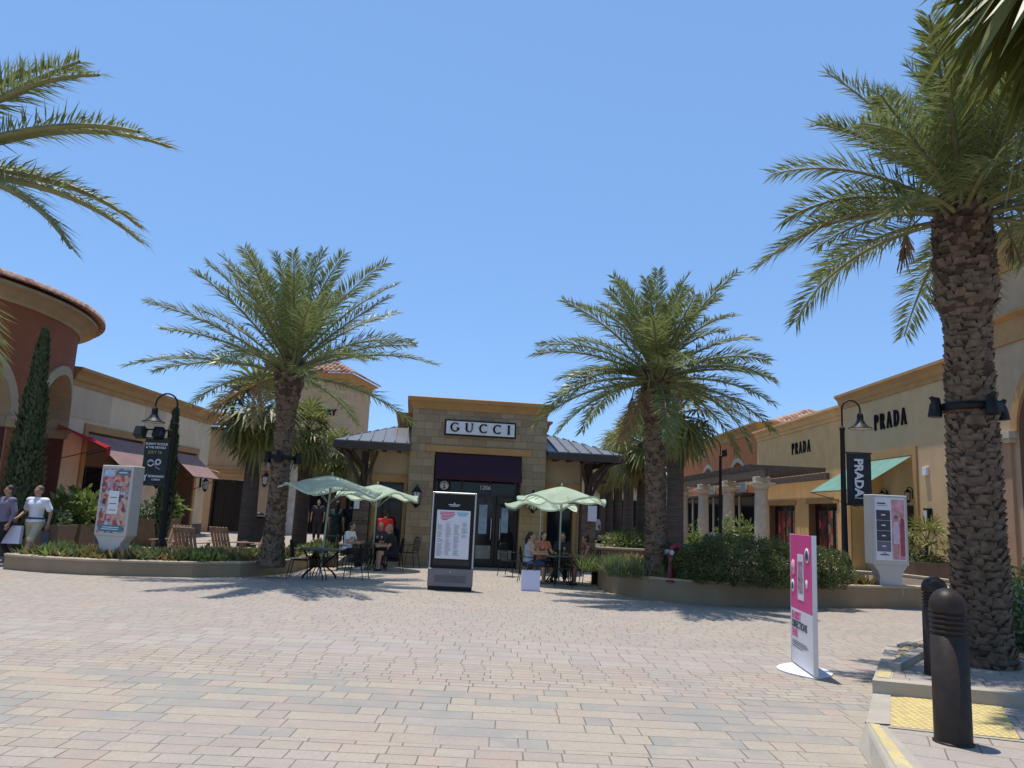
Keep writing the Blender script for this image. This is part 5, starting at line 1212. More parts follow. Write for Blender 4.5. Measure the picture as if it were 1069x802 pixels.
# local x runs from far end to near end ; face with print is local -y (towards world -x)
m = MB(); hw = wS/2; top = P(852, 560, nr.y).z
m.box(-hw, hw, -.022, .022, .03, .66, 0, ch=.004); m.box(-hw, hw, -.022, .022, .66, top, 1, ch=.004); m.box(-hw-.006, -hw, -.026, .026, .02, top+.004, 2, ch=.002); m.box(hw, hw+.006, -.026, .026, .02, top+.004, 2, ch=.002)
m.build('panel', [m_grey, m_pink, mat('aluminium_edge', (.6, .6, .62), .35, .05, 3, metal=.6)], st)
m = MB(); fy = -.0245
put_text(m, 'EASIEST', .118, -hw+.05, fy, .545, .001, .0035, 0, .95, 'LEFT'); put_text(m, 'DIRECTIONS', .118, -hw+.05, fy, .445, .001, .0035, 1, .95, 'LEFT'); put_text(m, 'EVER', .118, -hw+.05, fy, .345, .001, .0035, 0, .95, 'LEFT')
for k, (z, w_) in enumerate(((.29, .62), (.27, .68), (.25, .6), (.225, .45))): m.box(-hw+.05, -hw+.05+w_, fy, fy+.002, z, z+.007, 1)
m.build('lettering', [m_pink, m_ink], st)
m = MB()                                                       # phone picture and round marks
m.box(-.14, .12, fy-.002, fy+.002, .78, 1.30, 0, ch=.002); m.box(-.11, .09, fy-.004, fy-.002, .86, 1.22, 1)
for x, z, r_, i0 in ((.27, 1.30, .085, 0), (.27, 1.30, .06, 2), (.24, .98, .05, 0), (-.33, 1.14, .09, 3), (-.36, .92, .075, 0), (-.36, .92, .045, 2)):
    T = Matrix.Translation((x, fy-(0.001 if i0 in (0, 3) else .003), z)) @ TXZ; m.lathe([(0, 0), (r_, 0), (r_, .002), (0, .002)], 24, i0, T, cap=False)
m.build('printed_picture', [m_grey, mat('print_photo', (.28, .20, .24), .6, .8, 22), mat('print_navy', (.04, .05, .12), .6, 0), mat('print_pale_pink', (.70, .30, .42), .6, .3, 20)], st)
m = MB(); pts = []
for k in range(13): t_ = -1+2*k/12; pts.append((t_*hw*1.02, -.30*(1-t_*t_)-.0))
for k in range(13): t_ = 1-2*k/12; pts.append((t_*hw*1.02, .30*(1-t_*t_)+.0))
pts = [p for i, p in enumerate(pts) if i == 0 or hypot(p[0]-pts[i-1][0], p[1]-pts[i-1][1]) > .001][:-1]
m.prism(pts, .0, .012); o = m.build('foot_plate', m_white, st)
# ================================================================ poster stands in the planters
m_steel = mat('brushed_steel', (.42, .41, .39), .38, .06, 6, metal=.5)
m_stand = mat('stand_grey', (.46, .44, .40), .5, .05, 2)
def patch2(name, cols, sc):
    m, nt, b = newmat(name); vo = N(nt, 'ShaderNodeTexVoronoi'); vo.inputs['Scale'].default_value = sc; nt.links.new(objco(nt), vo.inputs['Vector'])
    s = N(nt, 'ShaderNodeSeparateColor'); nt.links.new(vo.outputs['Color'], s.inputs[0]); k = len(cols)
    nt.links.new(ramp(nt, s.outputs[0], [(i/k, c) for i, c in enumerate(cols)], 'CONSTANT'), b.inputs['Base Color']); b.inputs['Roughness'].default_value = .35; return m
m_collage = patch('poster_collage', [(.34, .07, .05), (.50, .30, .22), (.10, .05, .06), (.55, .20, .14), (.25, .30, .38), (.48, .38, .32), (.30, .05, .10)], 13)
m_postteal = mat('poster_teal', (.035, .16, .22), .4, 0); m_postwhite = mat('poster_white', (.66, .66, .68), .4, .03)
def poster_stand(label, p, rz, w, th, z1, flipx=1):
    t = thing('poster_stand', label, 'advertising stand', p, rz, 'grey poster stands in the planters'); m = MB()
    m.box(-w/2, w/2, 0, th, .50, z1, 0, ch=.015); m.build('cabinet', m_stand, t)
    m = MB(); poly = [(-w*.33, -.1), (w*.33, -.1), (w*.30, .25), (w*.34, .36), (w*.48, .50), (-w*.48, .50), (-w*.34, .36), (-w*.30, .25)]; m.prismxz(poly, .03, th-.03); m.build('pedestal', m_stand, t)
    return t
# left stand
bz = P(116, 584, 15.8); tz = P(125, 486, 16.25).z
LS = poster_stand('grey poster stand in the left planter with a red and teal shopping poster', (P(114, 560, 16.25).x, 16.25, .25), R(-14), .78, .34, tz-.25)
hz = tz-.25; m = MB(); m.box(-.33, .33, -.008, 0, .56, hz-.07, 0); m.box(-.30, .30, -.011, -.008, .59, .72, 1); m.box(.02, .30, -.011, -.008, hz-.20, hz-.10, 1); m.box(-.13, .12, -.011, -.008, .95, 1.42, 2)
m.box(-.30, -.05, -.011, -.008, hz-.24, hz-.10, 3)
for k in range(2): m.box(-.22+.03*k, .2, -.013, -.011, .63+.04*k, .645+.04*k, 2)
for k in range(3): m.box(-.09, .08, -.013, -.011, 1.02+.13*k, 1.035+.13*k, 4)
m.box(.06, .26, -.013, -.011, hz-.16, hz-.14, 2)
rgp = random.Random(4)
for k in range(26):                                           # people-like flat figures of the collage
    x = rgp.uniform(-.27, .27); z = rgp.uniform(.80, hz-.35)
    if -.17 < x < .16 and .88 < z < 1.45: continue
    T = Matrix.Translation((x, -.0095, z)) @ TXZ; s_ = rgp.uniform(.6, 1.1)
    m.lathe([(0, 0), (.028*s_, 0), (.028*s_, .0015), (0, .0015)], 12, 5, T, cap=False); m.box(x-.045*s_, x+.045*s_, -.0105, -.0085, z-.16*s_, z-.03*s_, rgp.choice([3, 4, 5, 6]))
m.build('poster', [m_collage, m_postteal, m_postwhite, mat('poster_skyblue', (.35, .45, .58), .4, .3, 8), m_ink, mat('poster_skin', (.50, .28, .19), .5, .2, 9), mat('poster_brick', (.42, .06, .05), .5, .3, 9)], LS)
# right stand
tz = P(930, 517, 16.7).z-.38
RS = poster_stand('grey poster stand in the right planter with black menu and woman in lilac dress', (P(931, 600, 16.7).x, 16.7, .38), R(4), .80, .34, tz)
m = MB(); m.box(-.335, .335, -.008, 0, .60, tz-.06, 0); 
for k in range(4): m.box(-.31, .0, -.011, -.008, tz-.34-.22*k-.2, tz-.34-.22*k+.012, 1+(k > 2)*3); m.box(-.20, -.11, -.013, -.011, tz-.34-.22*k-.10, tz-.34-.22*k-.075, 0)
m.box(-.29, -.10, -.011, -.008, tz-.20, tz-.17, 1); m.box(-.29, -.06, -.011, -.008, tz-.235, tz-.225, 4); m.box(-.24, -.06, -.011, -.008, tz-1.27, tz-1.25, 4); m.box(-.24, -.04, -.011, -.008, .70, .715, 4); m.box(-.17, -.11, -.011, -.008, .74, .76, 4)
m.box(.03, .32, -.011, -.008, .62, tz-.10, 2)
m.prismxz([(.06, .95), (.20, .95), (.19, 1.25), (.17, 1.38), (.155, 1.42), (.10, 1.42), (.085, 1.38), (.055, 1.25)], -.013, -.011, 3); m.ball((.128, -.012, 1.475), (.033, .003, .042), 5); m.ball((.128, -.0105, 1.50), (.045, .003, .05), 1)
m.box(.09, .12, -.013, -.011, .70, .95, 5); m.box(.145, .175, -.013, -.011, .72, .95, 5)
m.prismxz([(.21, .7), (.31, .7), (.31, 1.45), (.26, 1.52), (.22, 1.44)], -.0128, -.0108, 6); m.ball((.262, -.012, 1.56), (.03, .003, .038), 5)
m.build('poster', [m_postwhite, m_ink, mat('poster_rose', (.55, .27, .29), .4, .35, 7), mat('poster_lilac', (.56, .44, .54), .4, .15, 9), mat('poster_slate', (.13, .12, .16), .4, 0), mat('poster_skin', (.42, .22, .16), .5, .2, 9), mat('poster_wine', (.30, .05, .08), .4, .3, 9)], RS)
# ================================================================ directory in the middle of the plaza
q = G(469, 616.5); hD = P(480, 514.5, q.y).z; wD = .91
dr = thing('directory_stand', 'tall dark framed directory stand with white store list in the centre of the plaza', 'directory', (q.x, q.y+.1, 0), R(.5)); wd2 = wD/2
m = MB(); m.box(-wd2+.01, wd2-.01, -.12, .12, 0, .075); m.build('plinth', m_black, dr)
m = MB(); m.box(-wd2, wd2, -.14, .14, .075, .43, 0, ch=.008); m.box(-wd2+.14, wd2-.14, -.146, -.14, .16, .30, 1); m.lathe([(0, 0), (.013, 0), (.013, .006), (0, .006)], 12, 2, Matrix.Translation((0, -.140, .36)) @ TXZ, cap=False); m.build('base', [mat('directory_grey', (.17, .165, .16), .42, .08, 4, metal=.3), mat('vent_grey', (.10, .10, .10), .5, .3, 60), m_white], dr)
m = MB(); 
for x in (-wd2, wd2-.035): m.box(x, x+.035, -.07, .07, .43, hD, ch=.006)
m.box(-wd2+.035, wd2-.035, -.07, .07, hD-.035, hD, ch=.006); m.build('frame', m_steel, dr)
m = MB(); m.box(-wd2+.035, wd2-.035, -.035, .035, .43, hD-.035, 0); m.box(-wd2+.08, wd2-.08, -.037, -.035, .49, .60, 1); m.build('dark_glass', [mat('directory_glass', (.012, .011, .010), .25, 0, spec=.2), m_frame], dr)
m = MB(); z0, z1 = .62, 1.60; m.box(-.345, .345, -.050, -.0352, z0, z1, 0, ch=.003)
fy = -.0512
for (x, z, w_) in ((-.28, 1.545, .30), (-.29, 1.515, .32), (-.27, 1.485, .28), (-.26, 1.455, .24), (-.27, 1.425, .2), (-.24, 1.395, .12)): m.box(x, x+w_, fy, fy+.002, z, z+.02, 1)
for (x, z, w_) in ((.06, 1.545, .25), (.07, 1.515, .22), (.10, 1.485, .16)): m.box(x, x+w_, fy, fy+.002, z, z+.018, 2)
rgp = random.Random(2)
for c_, (x, zt, zb) in enumerate(((-.31, 1.33, .66), (-.14, 1.35, .68), (.03, 1.35, .68), (.19, 1.35, 1.05))):
    z = zt
    while z > zb:
        if rgp.random() < .93: m.box(x, x+rgp.uniform(.06, .125), fy, fy+.002, z, z+.007, 3)
        m.box(x-.012, x-.004, fy, fy+.002, z, z+.007, 3); z -= .0165
m.build('store_list', [m_postwhite, mat('print_crimson', (.55, .07, .14), .5, .1), mat('print_teal', (.07, .40, .46), .5, .1), mat('print_grey', (.22, .21, .22), .6, 0)], dr)
m = MB(); m.box(-.12, .12, -.037, -.0351, 1.705, 1.72); m.box(-.09, .09, -.037, -.0351, 1.68, 1.69); m.prismxz([(-.02, 1.73), (.02, 1.73), (.0, 1.76)], -.037, -.0351); m.build('header_mark', m_postwhite, dr)
# ================================================================ lamp posts
m_lampin = mat('lamp_inner_white', (.65, .65, .62), .4, 0)
def lamp_post(label, p, h, sgn, reach=.75, s=1.0, top=.75):
    """h = height where the curved arm starts; arm goes towards sgn*x"""
    t = thing('lamp_post', label, 'street lamp', p, 0, 'gooseneck lamp posts'); m = MB()
    m.lathe([(.19*s, 0), (.19*s, .05), (.14*s, .12), (.14*s, .5), (.10*s, .58), (.075*s, .62), (.065*s, h*.5), (.052*s, h), (.065*s, h+.02), (.065*s, h+.07), (.03*s, h+.10)], 16); m.build('post', m_black, t)
    m = MB(); r = reach/2; pts = [(0, 0, h), (0, 0, h+top*.55)]+[(sgn*(r-r*cos(pi*k/12)), 0, h+top*.55+r*1.05*sin(pi*k/12)) for k in range(1, 13)]+[(sgn*reach, 0, h+top*.55-.12)]
    m.tube(pts, .022*s, 8); m.build('arm', m_black, t)
    hz_ = h+top*.55-.12; T = Matrix.Translation((sgn*reach, 0, hz_)) @ Matrix.Diagonal((s, s, s, 1)); m = MB()
    m.lathe([(.03, .06), (.06, .04), (.075, -.02), (.075, -.12), (.10, -.15), (.12, -.20), (.19, -.27), (.27, -.31), (.275, -.33), (.255, -.325)], 24, 0, T, cap=False); l = m.build('lamp_shade', m_black, t)
    m = MB(); m.lathe([(.25, -.322), (.16, -.27), (.0, -.24)], 24, 0, T, cap=False); m.ball((0, 0, -.27), (.07, .07, .06), 0, T); m.build('lamp_glass', m_lampin, l)
    return t
def banner(t, z0, z1, sgn, w, mats_, writer):
    m = MB(); x0, x1 = (.08, .08+w) if sgn > 0 else (-.08-w, -.08); n = 8
    for i in range(n):
        a = x0+(x1-x0)*i/n; b = x0+(x1-x0)*(i+1)/n; ya = .015*sin(i/n*6); yb = .015*sin((i+1)/n*6)
        m.add([(a, ya, z0), (b, yb, z0), (b, yb, z1), (a, ya, z1), (a, ya+.006, z0), (b, yb+.006, z0), (b, yb+.006, z1), (a, ya+.006, z1)], [(0, 1, 2, 3), (7, 6, 5, 4), (3, 2, 6, 7), (0, 4, 5, 1)], 0)
    o = m.build('banner', mats_[0], t); m = MB()
    for z in (z0-.015, z1+.015): m.tube([(0, .0, z), ((x1 if sgn > 0 else x0)+sgn*.03, 0, z)], .013, 6)
    m.build('banner_arm', m_black, o); m = MB(); writer(m, x0, x1, z0, z1); m.build('banner_print', mats_[1:], o); return o
# right lamp with name banner
Yr = 17.6; b0 = P(886, 600, Yr); hT = P(880, 450, Yr).z; zt = P(880, 416, Yr).z
LR = lamp_post('black gooseneck lamp post with black name banner in the right planter', (b0.x-.07, Yr, .38), hT-.38, 1, .42, .95, (zt-hT-.26)/.55)
m_ban = mat('banner_black', (.018, .018, .024), .75, .2, 4)
def w1(m, x0, x1, z0, z1):
    vs, fs = text('PRADA', .27, .002, .010, 1.0, 'CENTER', 1.0)
    T = Matrix.Translation(((x0+x1)/2-.10, -.022, (z0+z1)/2+.03)) @ TXZ @ Matrix.Rotation(R(-90), 4, 'Z'); m.add(vs, fs, 0, False, T)
    m.box((x0+x1)/2-.12, (x0+x1)/2+.12, -.024, -.020, z0+.14, z0+.155, 0)
banner(LR, P(897, 527, Yr).z-.38, P(897, 473.5, Yr).z-.38, 1, .56, [m_ban, m_postwhite], w1)
# left lamp with event banner
Yl = 18.3; b0 = P(166, 590, Yl); hT = P(176, 445, Yl).z; zt = P(170, 411, Yl).z
LL = lamp_post('black gooseneck lamp post with dark event banner and loudspeakers on the left', (P(168, 570, Yl).x, Yl, .0), hT, -1, .52, .95, (zt-hT-.27)/.55)
def w2_(m, x0, x1, z0, z1):
    cx = (x0+x1)/2; y = -.022
    put_text(m, 'SUNNY ROGUE', .075, cx, y, z1-.15, .002, .002); put_text(m, '& THE DETAILS', .070, cx-.01, y, z1-.23, .002, .002); put_text(m, 'JULY 16', .095, cx-.02, y, z1-.35, .002, .001, 1)
    T = Matrix.Translation((cx-.09, y, z0+.50)) @ TXZ; m.lathe([(.05, 0), (.085, 0), (.085, .003), (.05, .003)], 20, 0, T, cap=False); m.lathe([(.04, 0), (.075, 0), (.075, .003), (.04, .003)], 20, 0, T @ Matrix.Translation((.17, .03, 0)), cap=False)
    stroke(m, [(cx-.18, z0+.47), (cx-.10, z0+.55), (cx, z0+.50), (cx+.05, z0+.40), (cx+.15, z0+.36)], .03, .04, .003, Matrix.Translation((0, y, 0)), 2, w=.035)
    m.prismxz([(cx-.24, z0+.25), (cx-.20, z0+.17), (cx-.205, z0+.08), (cx-.175, z0+.08), (cx-.17, z0+.17), (cx-.13, z0+.25), (cx-.17, z0+.22), (cx-.185, z0+.20), (cx-.20, z0+.22)], -.024, -.020, 0)
    put_text(m, 'MORONGO', .070, cx+.07, y, z0+.17, .002, .003); put_text(m, 'CASINO', .055, cx+.07, y, z0+.10, .002, .002)
banner(LL, P(160, 506, Yl).z, P(160, 458, Yl).z, -1, .58, [mat('banner_green_black', (.022, .030, .026), .75, .3, 5), m_postwhite, mat('print_olive', (.42, .40, .16), .6, 0), mat('print_dim', (.20, .22, .26), .6, .2, 9)], w2_)
m = MB()
for dx in (-.78, -.34): 
    T = Matrix.Translation((dx, -.05, hT-.18)) @ Matrix.Rotation(R(-25), 4, 'X'); m.box(-.12, .12, -.1, .1, -.13, .13, 0, T, .02)
m.tube([(-.78, 0, hT-.1), (0, 0, hT-.1)], .02, 6); m.build('loudspeaker', m_black, LL)
# distant lamp behind the hedge
Yd = 30; b0 = P(752, 520, Yd); hT = P(750, 478, Yd).z
lamp_post('distant black gooseneck lamp post in front of the pergola', (b0.x, Yd, 0), hT, -1, .75, 1.0, .7)
# ================================================================ standpipe
m_redp = mat('hydrant_red', (.17, .010, .025), .45, .15, 8)
q = P(700, 600, 15.9); t = thing('fire_standpipe', 'dark red curved standpipe in front of the hedge by the right palm', 'standpipe', (q.x, 15.9, .38)); t.scale = (.8, .8, .95); m = MB()
m.lathe([(.11, 0), (.11, .04), (.06, .05), (.06, .5)], 16); m.tube([(0, 0, .48), (0, 0, .60), (.03, 0, .70), (.10, 0, .755), (.19, 0, .76), (.26, 0, .70), (.27, 0, .62)], .075, 12); m.build('pipe', m_redp, t)
m = MB(); m.tube([(-.05, -.02, .63), (-.14, -.05, .63)], .05, 12); m.tube([(.0, -.05, .62), (.0, -.15, .62)], .055, 12); m.build('outlet_cap', m_steel, t)
# ================================================================ umbrellas, tables, chairs
m_canvas = clothmat('umbrella_canvas', (.66, .78, .60), .55, .14)
m_pole = mat('umbrella_pole', (.30, .38, .31), .45, .1, 4, metal=.2)
def umbrella(label, p, top, Rr=1.03, rz=0, tilt=(0, 0)):
    t = thing('patio_umbrella', label, 'umbrella', p, rz, 'pale green patio umbrellas'); t.rotation_euler = (tilt[0], tilt[1], rz)
    m = MB(); n = 64; k = 12; dep = .34; vs = []
    for i in range(k+1):
        q = i/k
        for j in range(n):
            a = 2*pi*j/n; rib = abs(cos(a*4))            # 8 ribs
            sag = (1-rib)*.05*q; wave = .085*cos(a*5+1.0+p[0])*max(0, q-.5)/.5+.05*sin(a*3+p[0])*max(0, q-.4)
            r_ = Rr*q*(1-.055*(1-rib)*q); z = top-dep*(q**1.25)-sag-wave*.9+(.05*(max(0, q-.85)/.15)**2)
            vs.append((r_*cos(a), r_*sin(a), z))
    m.add(vs, [(i*n+j, i*n+(j+1) % n, (i+1)*n+(j+1) % n, (i+1)*n+j) for i in range(k) for j in range(n)], 0, True)
    lo = [(vs[k*n+j][0]*1.0, vs[k*n+j][1]*1.0, vs[k*n+j][2]-.045) for j in range(n)]; m.add([*vs[k*n:], *lo], [(j, (j+1) % n, n+(j+1) % n, n+j) for j in range(n)], 0, True)
    m.build('canopy', m_canvas, t)
    m = MB(); m.tube([(0, 0, .02), (0, 0, top+.02)], .021, 10); m.ball((0, 0, top+.04), .03); m.build('pole', m_pole, t)
    for j in range(8):
        a = pi*j/4; m = MB(); m.tube([(0, 0, top-.03), (cos(a)*Rr*.5, sin(a)*Rr*.5, top-.03-dep*.42), (cos(a)*Rr*.97, sin(a)*Rr*.97, top-.02-dep*.97)], .008, 5); m.tube([(0, 0, top-.62), (cos(a)*Rr*.45, sin(a)*Rr*.45, top-.05-dep*.38)], .006, 4); m.build('rib', m_pole, t)
    return t
def table(label, p, r=.52, seed=0):
    t = thing('cafe_table', label, 'table', p, random.Random(seed).uniform(0, 1), 'round black cafe tables'); m = MB()
    m.lathe([(.03, .70), (r-.02, .70), (r, .705), (r, .72), (r-.02, .728), (.03, .728)], 40, cap=False)
    m.build('table_top', mat('table_top_mesh', (.045, .035, .032), .5, .3, 60), t)
    for k in range(4):
        a = k*pi/2+.4; m = MB()
        for dd in (-.045, .045): m.tube([(cos(a)*.42, sin(a)*.42+dd*.0, .70)] + [(cos(a)*(.10+.32*abs(cos(pi*i/10))**1.3)-sin(a)*dd, sin(a)*(.10+.32*abs(cos(pi*i/10))**1.3)+cos(a)*dd, .70-.69*i/10) for i in range(1, 11)], .014, 6)
        m.build('leg', m_black, t)
    return t
def chair_proto(label, p, rz):
    t = thing('cafe_chair', label, 'chair', p, rz, 'black metal cafe chairs')           # faces local -y
    m = MB(); m.box(-.21, .21, -.2, .2, .440, .452, ch=.01)
    for k in range(9): m.box(-.2+.05*k-.003, -.2+.05*k+.003, -.2, .2, .452, .456)
    m.build('seat', m_black, t)
    m = MB(); m.tube([(-.2, .19, .46), (-.21, .24, .80), (-.15, .26, .92), (.15, .26, .92), (.21, .24, .80), (.2, .19, .46)], .012, 6)
    for k in range(7): x = -.15+.05*k; m.tube([(x, .195, .50), (x, .25, .91)], .005, 4)
    for k in range(7): z = .52+.06*k; m.tube([(-.2, .20+.06*(z-.5)/.4, z), (.2, .20+.06*(z-.5)/.4, z)], .005, 4)
    m.build('backrest', m_black, t)
    for sx in (-1, 1):
        m = MB(); m.tube([(sx*.2, -.19, .45), (sx*.22, -.24, 0)], .011, 6); m.build('leg', m_black, t)
        m = MB(); m.tube([(sx*.2, .19, .47), (sx*.23, .27, 0)], .011, 6); m.build('leg', m_black, t)
        m = MB(); m.tube([(sx*.21, -.17, .45), (sx*.24, -.16, .66), (sx*.23, .22, .68)], .011, 6); m.build('armrest', m_black, t)
    return t
CH = []
def chair(label, p, rz):
    if not CH: CH.append(chair_proto(label, p, rz)); return CH[0]
    return copy_thing(CH[0], p, rz, label)
u1 = G(333, 604.5); u2 = G(388, 594); u3 = G(583, 609.5); u4 = G(562, 597.5)
tz1 = P(350, 496.5, u1.y).z
umbrella('pale green umbrella nearest the left palm, over the empty cafe table', (u1.x, u1.y, 0), tz1, 1.13, .2, (0, R(2.5)))
umbrella('pale green umbrella over the group seated left of the directory', (u2.x, u2.y, 0), P(396, 506, u2.y).z, 1.1, .5)
umbrella('taller pale green umbrella over the group seated on the right', (u3.x, u3.y, 0), P(586, 508, u3.y).z, 1.08, .1)
umbrella('pale green umbrella tucked behind the taller right one', (u4.x, u4.y, 0), P(568, 517.5, u4.y).z, 1.05, .35)
table('empty round cafe table under the umbrella by the left palm', (u1.x, u1.y, 0), .53, 1)
table('round cafe table of the seated group left of the directory', (u2.x, u2.y, 0), .48, 2)
table('round cafe table of the seated group on the right', (u3.x, u3.y, 0), .50, 3)
table('round cafe table half hidden behind the right group', (u4.x, u4.y, 0), .46, 4)
F = lambda px, py: G(px, py)
q = F(312, 604); chair('empty black chair left of the empty cafe table', (q.x, q.y, 0), R(95))
q = F(371, 605); chair('empty black chair right of the empty cafe table, nearest the camera', (q.x, q.y, 0), R(-100))
q = F(341, 596); chair('black chair behind the empty cafe table', (q.x, q.y+.25, 0), R(10))
CS = {}
def P_(u, dx, dy): return (u.x+dx, u.y+dy, 0)
seats = {'A': (P_(u2, -.62, -.25), R(70)), 'B': (P_(u2, .58, -.30), R(-72)), 'C': (P_(u2, .05, .72), R(0)),
         'D': (P_(u3, -.72, .05), R(82)), 'E': (P_(u3, .72, -.05), R(-84)), 'F': (P_(u3, -.38, .62), R(25)), 'H': (P_(u3, .12, .72), R(-10)), 'J': (P_(u3, .05, -.72), R(180))}
lab = {'A': 'black chair of the dark haired woman in white top, left group', 'B': 'black chair of the person in black with bare legs, left group', 'C': 'black chair at the back of the left group table',
       'D': 'black chair of the ponytailed woman beside the white bag', 'E': 'black chair of the person in dark red on the right', 'F': 'black chair of the person in coral top, right group', 'H': 'black chair at the back of the right group table', 'J': 'empty black chair with its back to the camera at the right group table'}
for k, (p_, rz) in seats.items(): chair(lab[k], p_, rz)
q = F(546, 603); chair('empty black chair left of the ponytailed woman', (q.x-.35, q.y+.15, 0), R(60))
q = F(424, 594); chair('empty black chair behind the bare legged person, in front of the stone wall', (q.x, q.y+.5, 0), R(-60))
# white bags
def bag(label, p, rz, w, d, h, material, handles=True, solid=False):
    t = thing('shopping_bag', label, 'bag', p, rz, None); m = MB()
    vs = [(-w/2, -d/2, 0), (w/2, -d/2, 0), (w/2, d/2, 0), (-w/2, d/2, 0), (-w/2, -d*.42, h), (w/2, -d*.42, h), (w/2, d*.42, h), (-w/2, d*.42, h), (-w*.47, 0, h*.55), (w*.47, 0, h*.55)]
    m.add(vs, [(3, 2, 1, 0), (0, 1, 5, 4), (2, 3, 7, 6), (1, 2, 9), (1, 9, 5), (2, 6, 9), (0, 8, 3), (0, 4, 8), (3, 8, 7), (5, 9, 6), (4, 7, 8)]+[(4, 5, 6, 7)]*solid)
    m.build('bag_body', material, t)
    if handles:
        for s_ in (-1, 1): m = MB(); m.tube([(-w*.22, s_*d*.42, h-.01), (-w*.18, s_*d*.3, h+.13), (0, s_*d*.2, h+.17), (w*.18, s_*d*.3, h+.13), (w*.22, s_*d*.42, h-.01)], .006, 5); m.build('handle', m_ink, t)
    return t
m_bag = mat('bag_white', (.66, .66, .80), .6, .04, 3)
q = G(553.5, 617); bag('big white paper bag standing on the paving by the right group', (q.x, q.y+.08, 0), R(4), .39, .16, .42, m_bag)
# adirondack chairs on the left patio
m_cedar = mat('cedar_wood', (.29, .175, .115), .75, .22, 7, .25, 40); 
def adirondack(label, p, rz):
    t = thing('wooden_armchair', label, 'chair', p, rz, 'wooden armchairs on the left patio'); T = Matrix.Identity(4)  # faces -y
    m = MB()
    for k in range(6): x = -.27+.108*k; m.bar((x, .22, .36), (x, .50, 1.02), .078, .022)
    m.bar((-.32, .46, .92), (.32, .46, .92), .03, .07); m.build('backrest', m_cedar, t)
    m = MB()
    for k in range(6): y = -.28+.1*k; m.box(-.31, .31, y, y+.088, .40-.022*k, .422-.022*k)
    m.build('seat', m_cedar, t)
    for sx in (-1, 1):
        m = MB(); m.box(sx*.36-.06, sx*.36+.06, -.38, .38, .60, .625, ch=.008); m.build('armrest', m_cedar, t)
        m = MB(); m.box(sx*.34-.02, sx*.34+.02, -.32, -.22, 0, .60); m.build('leg', m_cedar, t)
        m = MB(); m.bar((sx*.33, -.25, .36), (sx*.33, .55, .03), .03, .1); m.build('leg', m_cedar, t)
    return t
q = P(176, 580, 19.6); A0 = adirondack('pale wooden armchair facing the camera, leftmost on the patio', (q.x, 19.6, 0), R(-12))
for px, Y, rz, lb in ((199, 19.0, R(172), 'wooden armchair turned away, showing its slatted back, second from left'), (237, 20.2, R(160), 'reclined wooden armchair turned away in the middle of the patio'), (266, 19.7, R(-40), 'wooden armchair just left of the left palm trunk')):
    q = P(px, 580, Y); copy_thing(A0, (q.x, Y, 0), rz, lb)
for px, Y, lb, w_ in ((222, 19.6, 'low wooden table between the wooden armchairs', .55), (250, 20.3, 'second low wooden table beside the palm side armchair', .6)):
    q = P(px, 580, Y); t = thing('low_table', lb, 'table', (q.x, Y, 0), .1, 'low wooden patio tables'); m = MB()
    for k in range(5): m.box(-w_/2+k*w_/5, -w_/2+(k+.92)*w_/5, -w_/2, w_/2, .42, .445)
    m.build('table_top', m_cedar, t)
    for sx in (-1, 1):
        for sy in (-1, 1): m = MB(); m.box(sx*w_*.42-.025, sx*w_*.42+.025, sy*w_*.42-.025, sy*w_*.42+.025, 0, .42); m.build('leg', m_cedar, t)
# litter bins and sign post in the left lane
q = P(268, 560, 30); t = thing('litter_bin', 'dark square litter bin behind the left palm trunk', 'bin', (q.x, 30, 0)); m = MB(); m.box(-.45, .45, -.3, .3, 0, .95, ch=.03); m.build('bin_body', m_frame, t); m = MB(); m.box(-.48, .48, -.33, .33, .95, 1.02, ch=.02); m.lathe([(.2, 1.02), (.18, 1.1), (.05, 1.16)], 16); m.build('lid', m_black, t)
q = P(745, 560, 26); t = thing('litter_bin', 'dark domed litter bin between the pergola columns and the hedge', 'bin', (q.x, 26, 0)); m = MB(); m.lathe([(.3, 0), (.33, .05), (.33, 1.0)], 20); m.build('bin_body', m_frame, t); m = MB(); m.lathe([(.35, 1.0), (.35, 1.06), (.28, 1.18), (.1, 1.25)], 20); m.build('lid', m_black, t)
# ================================================================ people
def remesh(m, voxel, name, material, parent, smooth=2):
    me = bpy.data.meshes.new('tmp'); me.from_pydata([tuple(p) for p in m.v], [], m.f); ob = bpy.data.objects.new('tmp', me); C.objects.link(ob)
    md = ob.modifiers.new('r', 'REMESH'); md.mode = 'VOXEL'; md.voxel_size = voxel; md.use_smooth_shade = True
    if smooth: s_ = ob.modifiers.new('s', 'SMOOTH'); s_.iterations = smooth; s_.factor = .6
    bpy.context.view_layer.update(); out = bpy.data.meshes.new_from_object(ob.evaluated_get(bpy.context.evaluated_depsgraph_get())); bpy.data.objects.remove(ob)
    out.name = name; out.materials.clear(); out.materials.append(material)
    for p in out.polygons: p.use_smooth = True
    o = bpy.data.objects.new(name, out); C.objects.link(o); o.parent = parent; return o
def cap(mb, a, b, ra, rb):                      # tapered closed capsule
    a, b = V(a), V(b); d = (b-a); L = d.length
    if L < 1e-5: mb.ball(a, ra); return
    d.normalize(); k = 6; pts = []; rs = []
    for i in range(k): t = -cos(pi/2*i/k); pts.append(a+d*ra*t); rs.append(max(.002, ra*sqrt(max(0, 1-t*t))))
    for i in range(k+1): t = sin(pi/2*i/k); pts.append(b+d*rb*t); rs.append(max(.002, rb*sqrt(max(0, 1-t*t))))
    mb.tube(pts, rs, 12)
SK = {}
def skin(c):
    if c not in SK: SK[c] = mat('skin', c, .55, .06, 6)
    return SK[c]
CLM = {}
def cloth(c, n='cloth'):
    if c not in CLM: CLM[c] = mat('clothing_'+n, c, .85, .15, 7, .3, 40)
    return CLM[c]
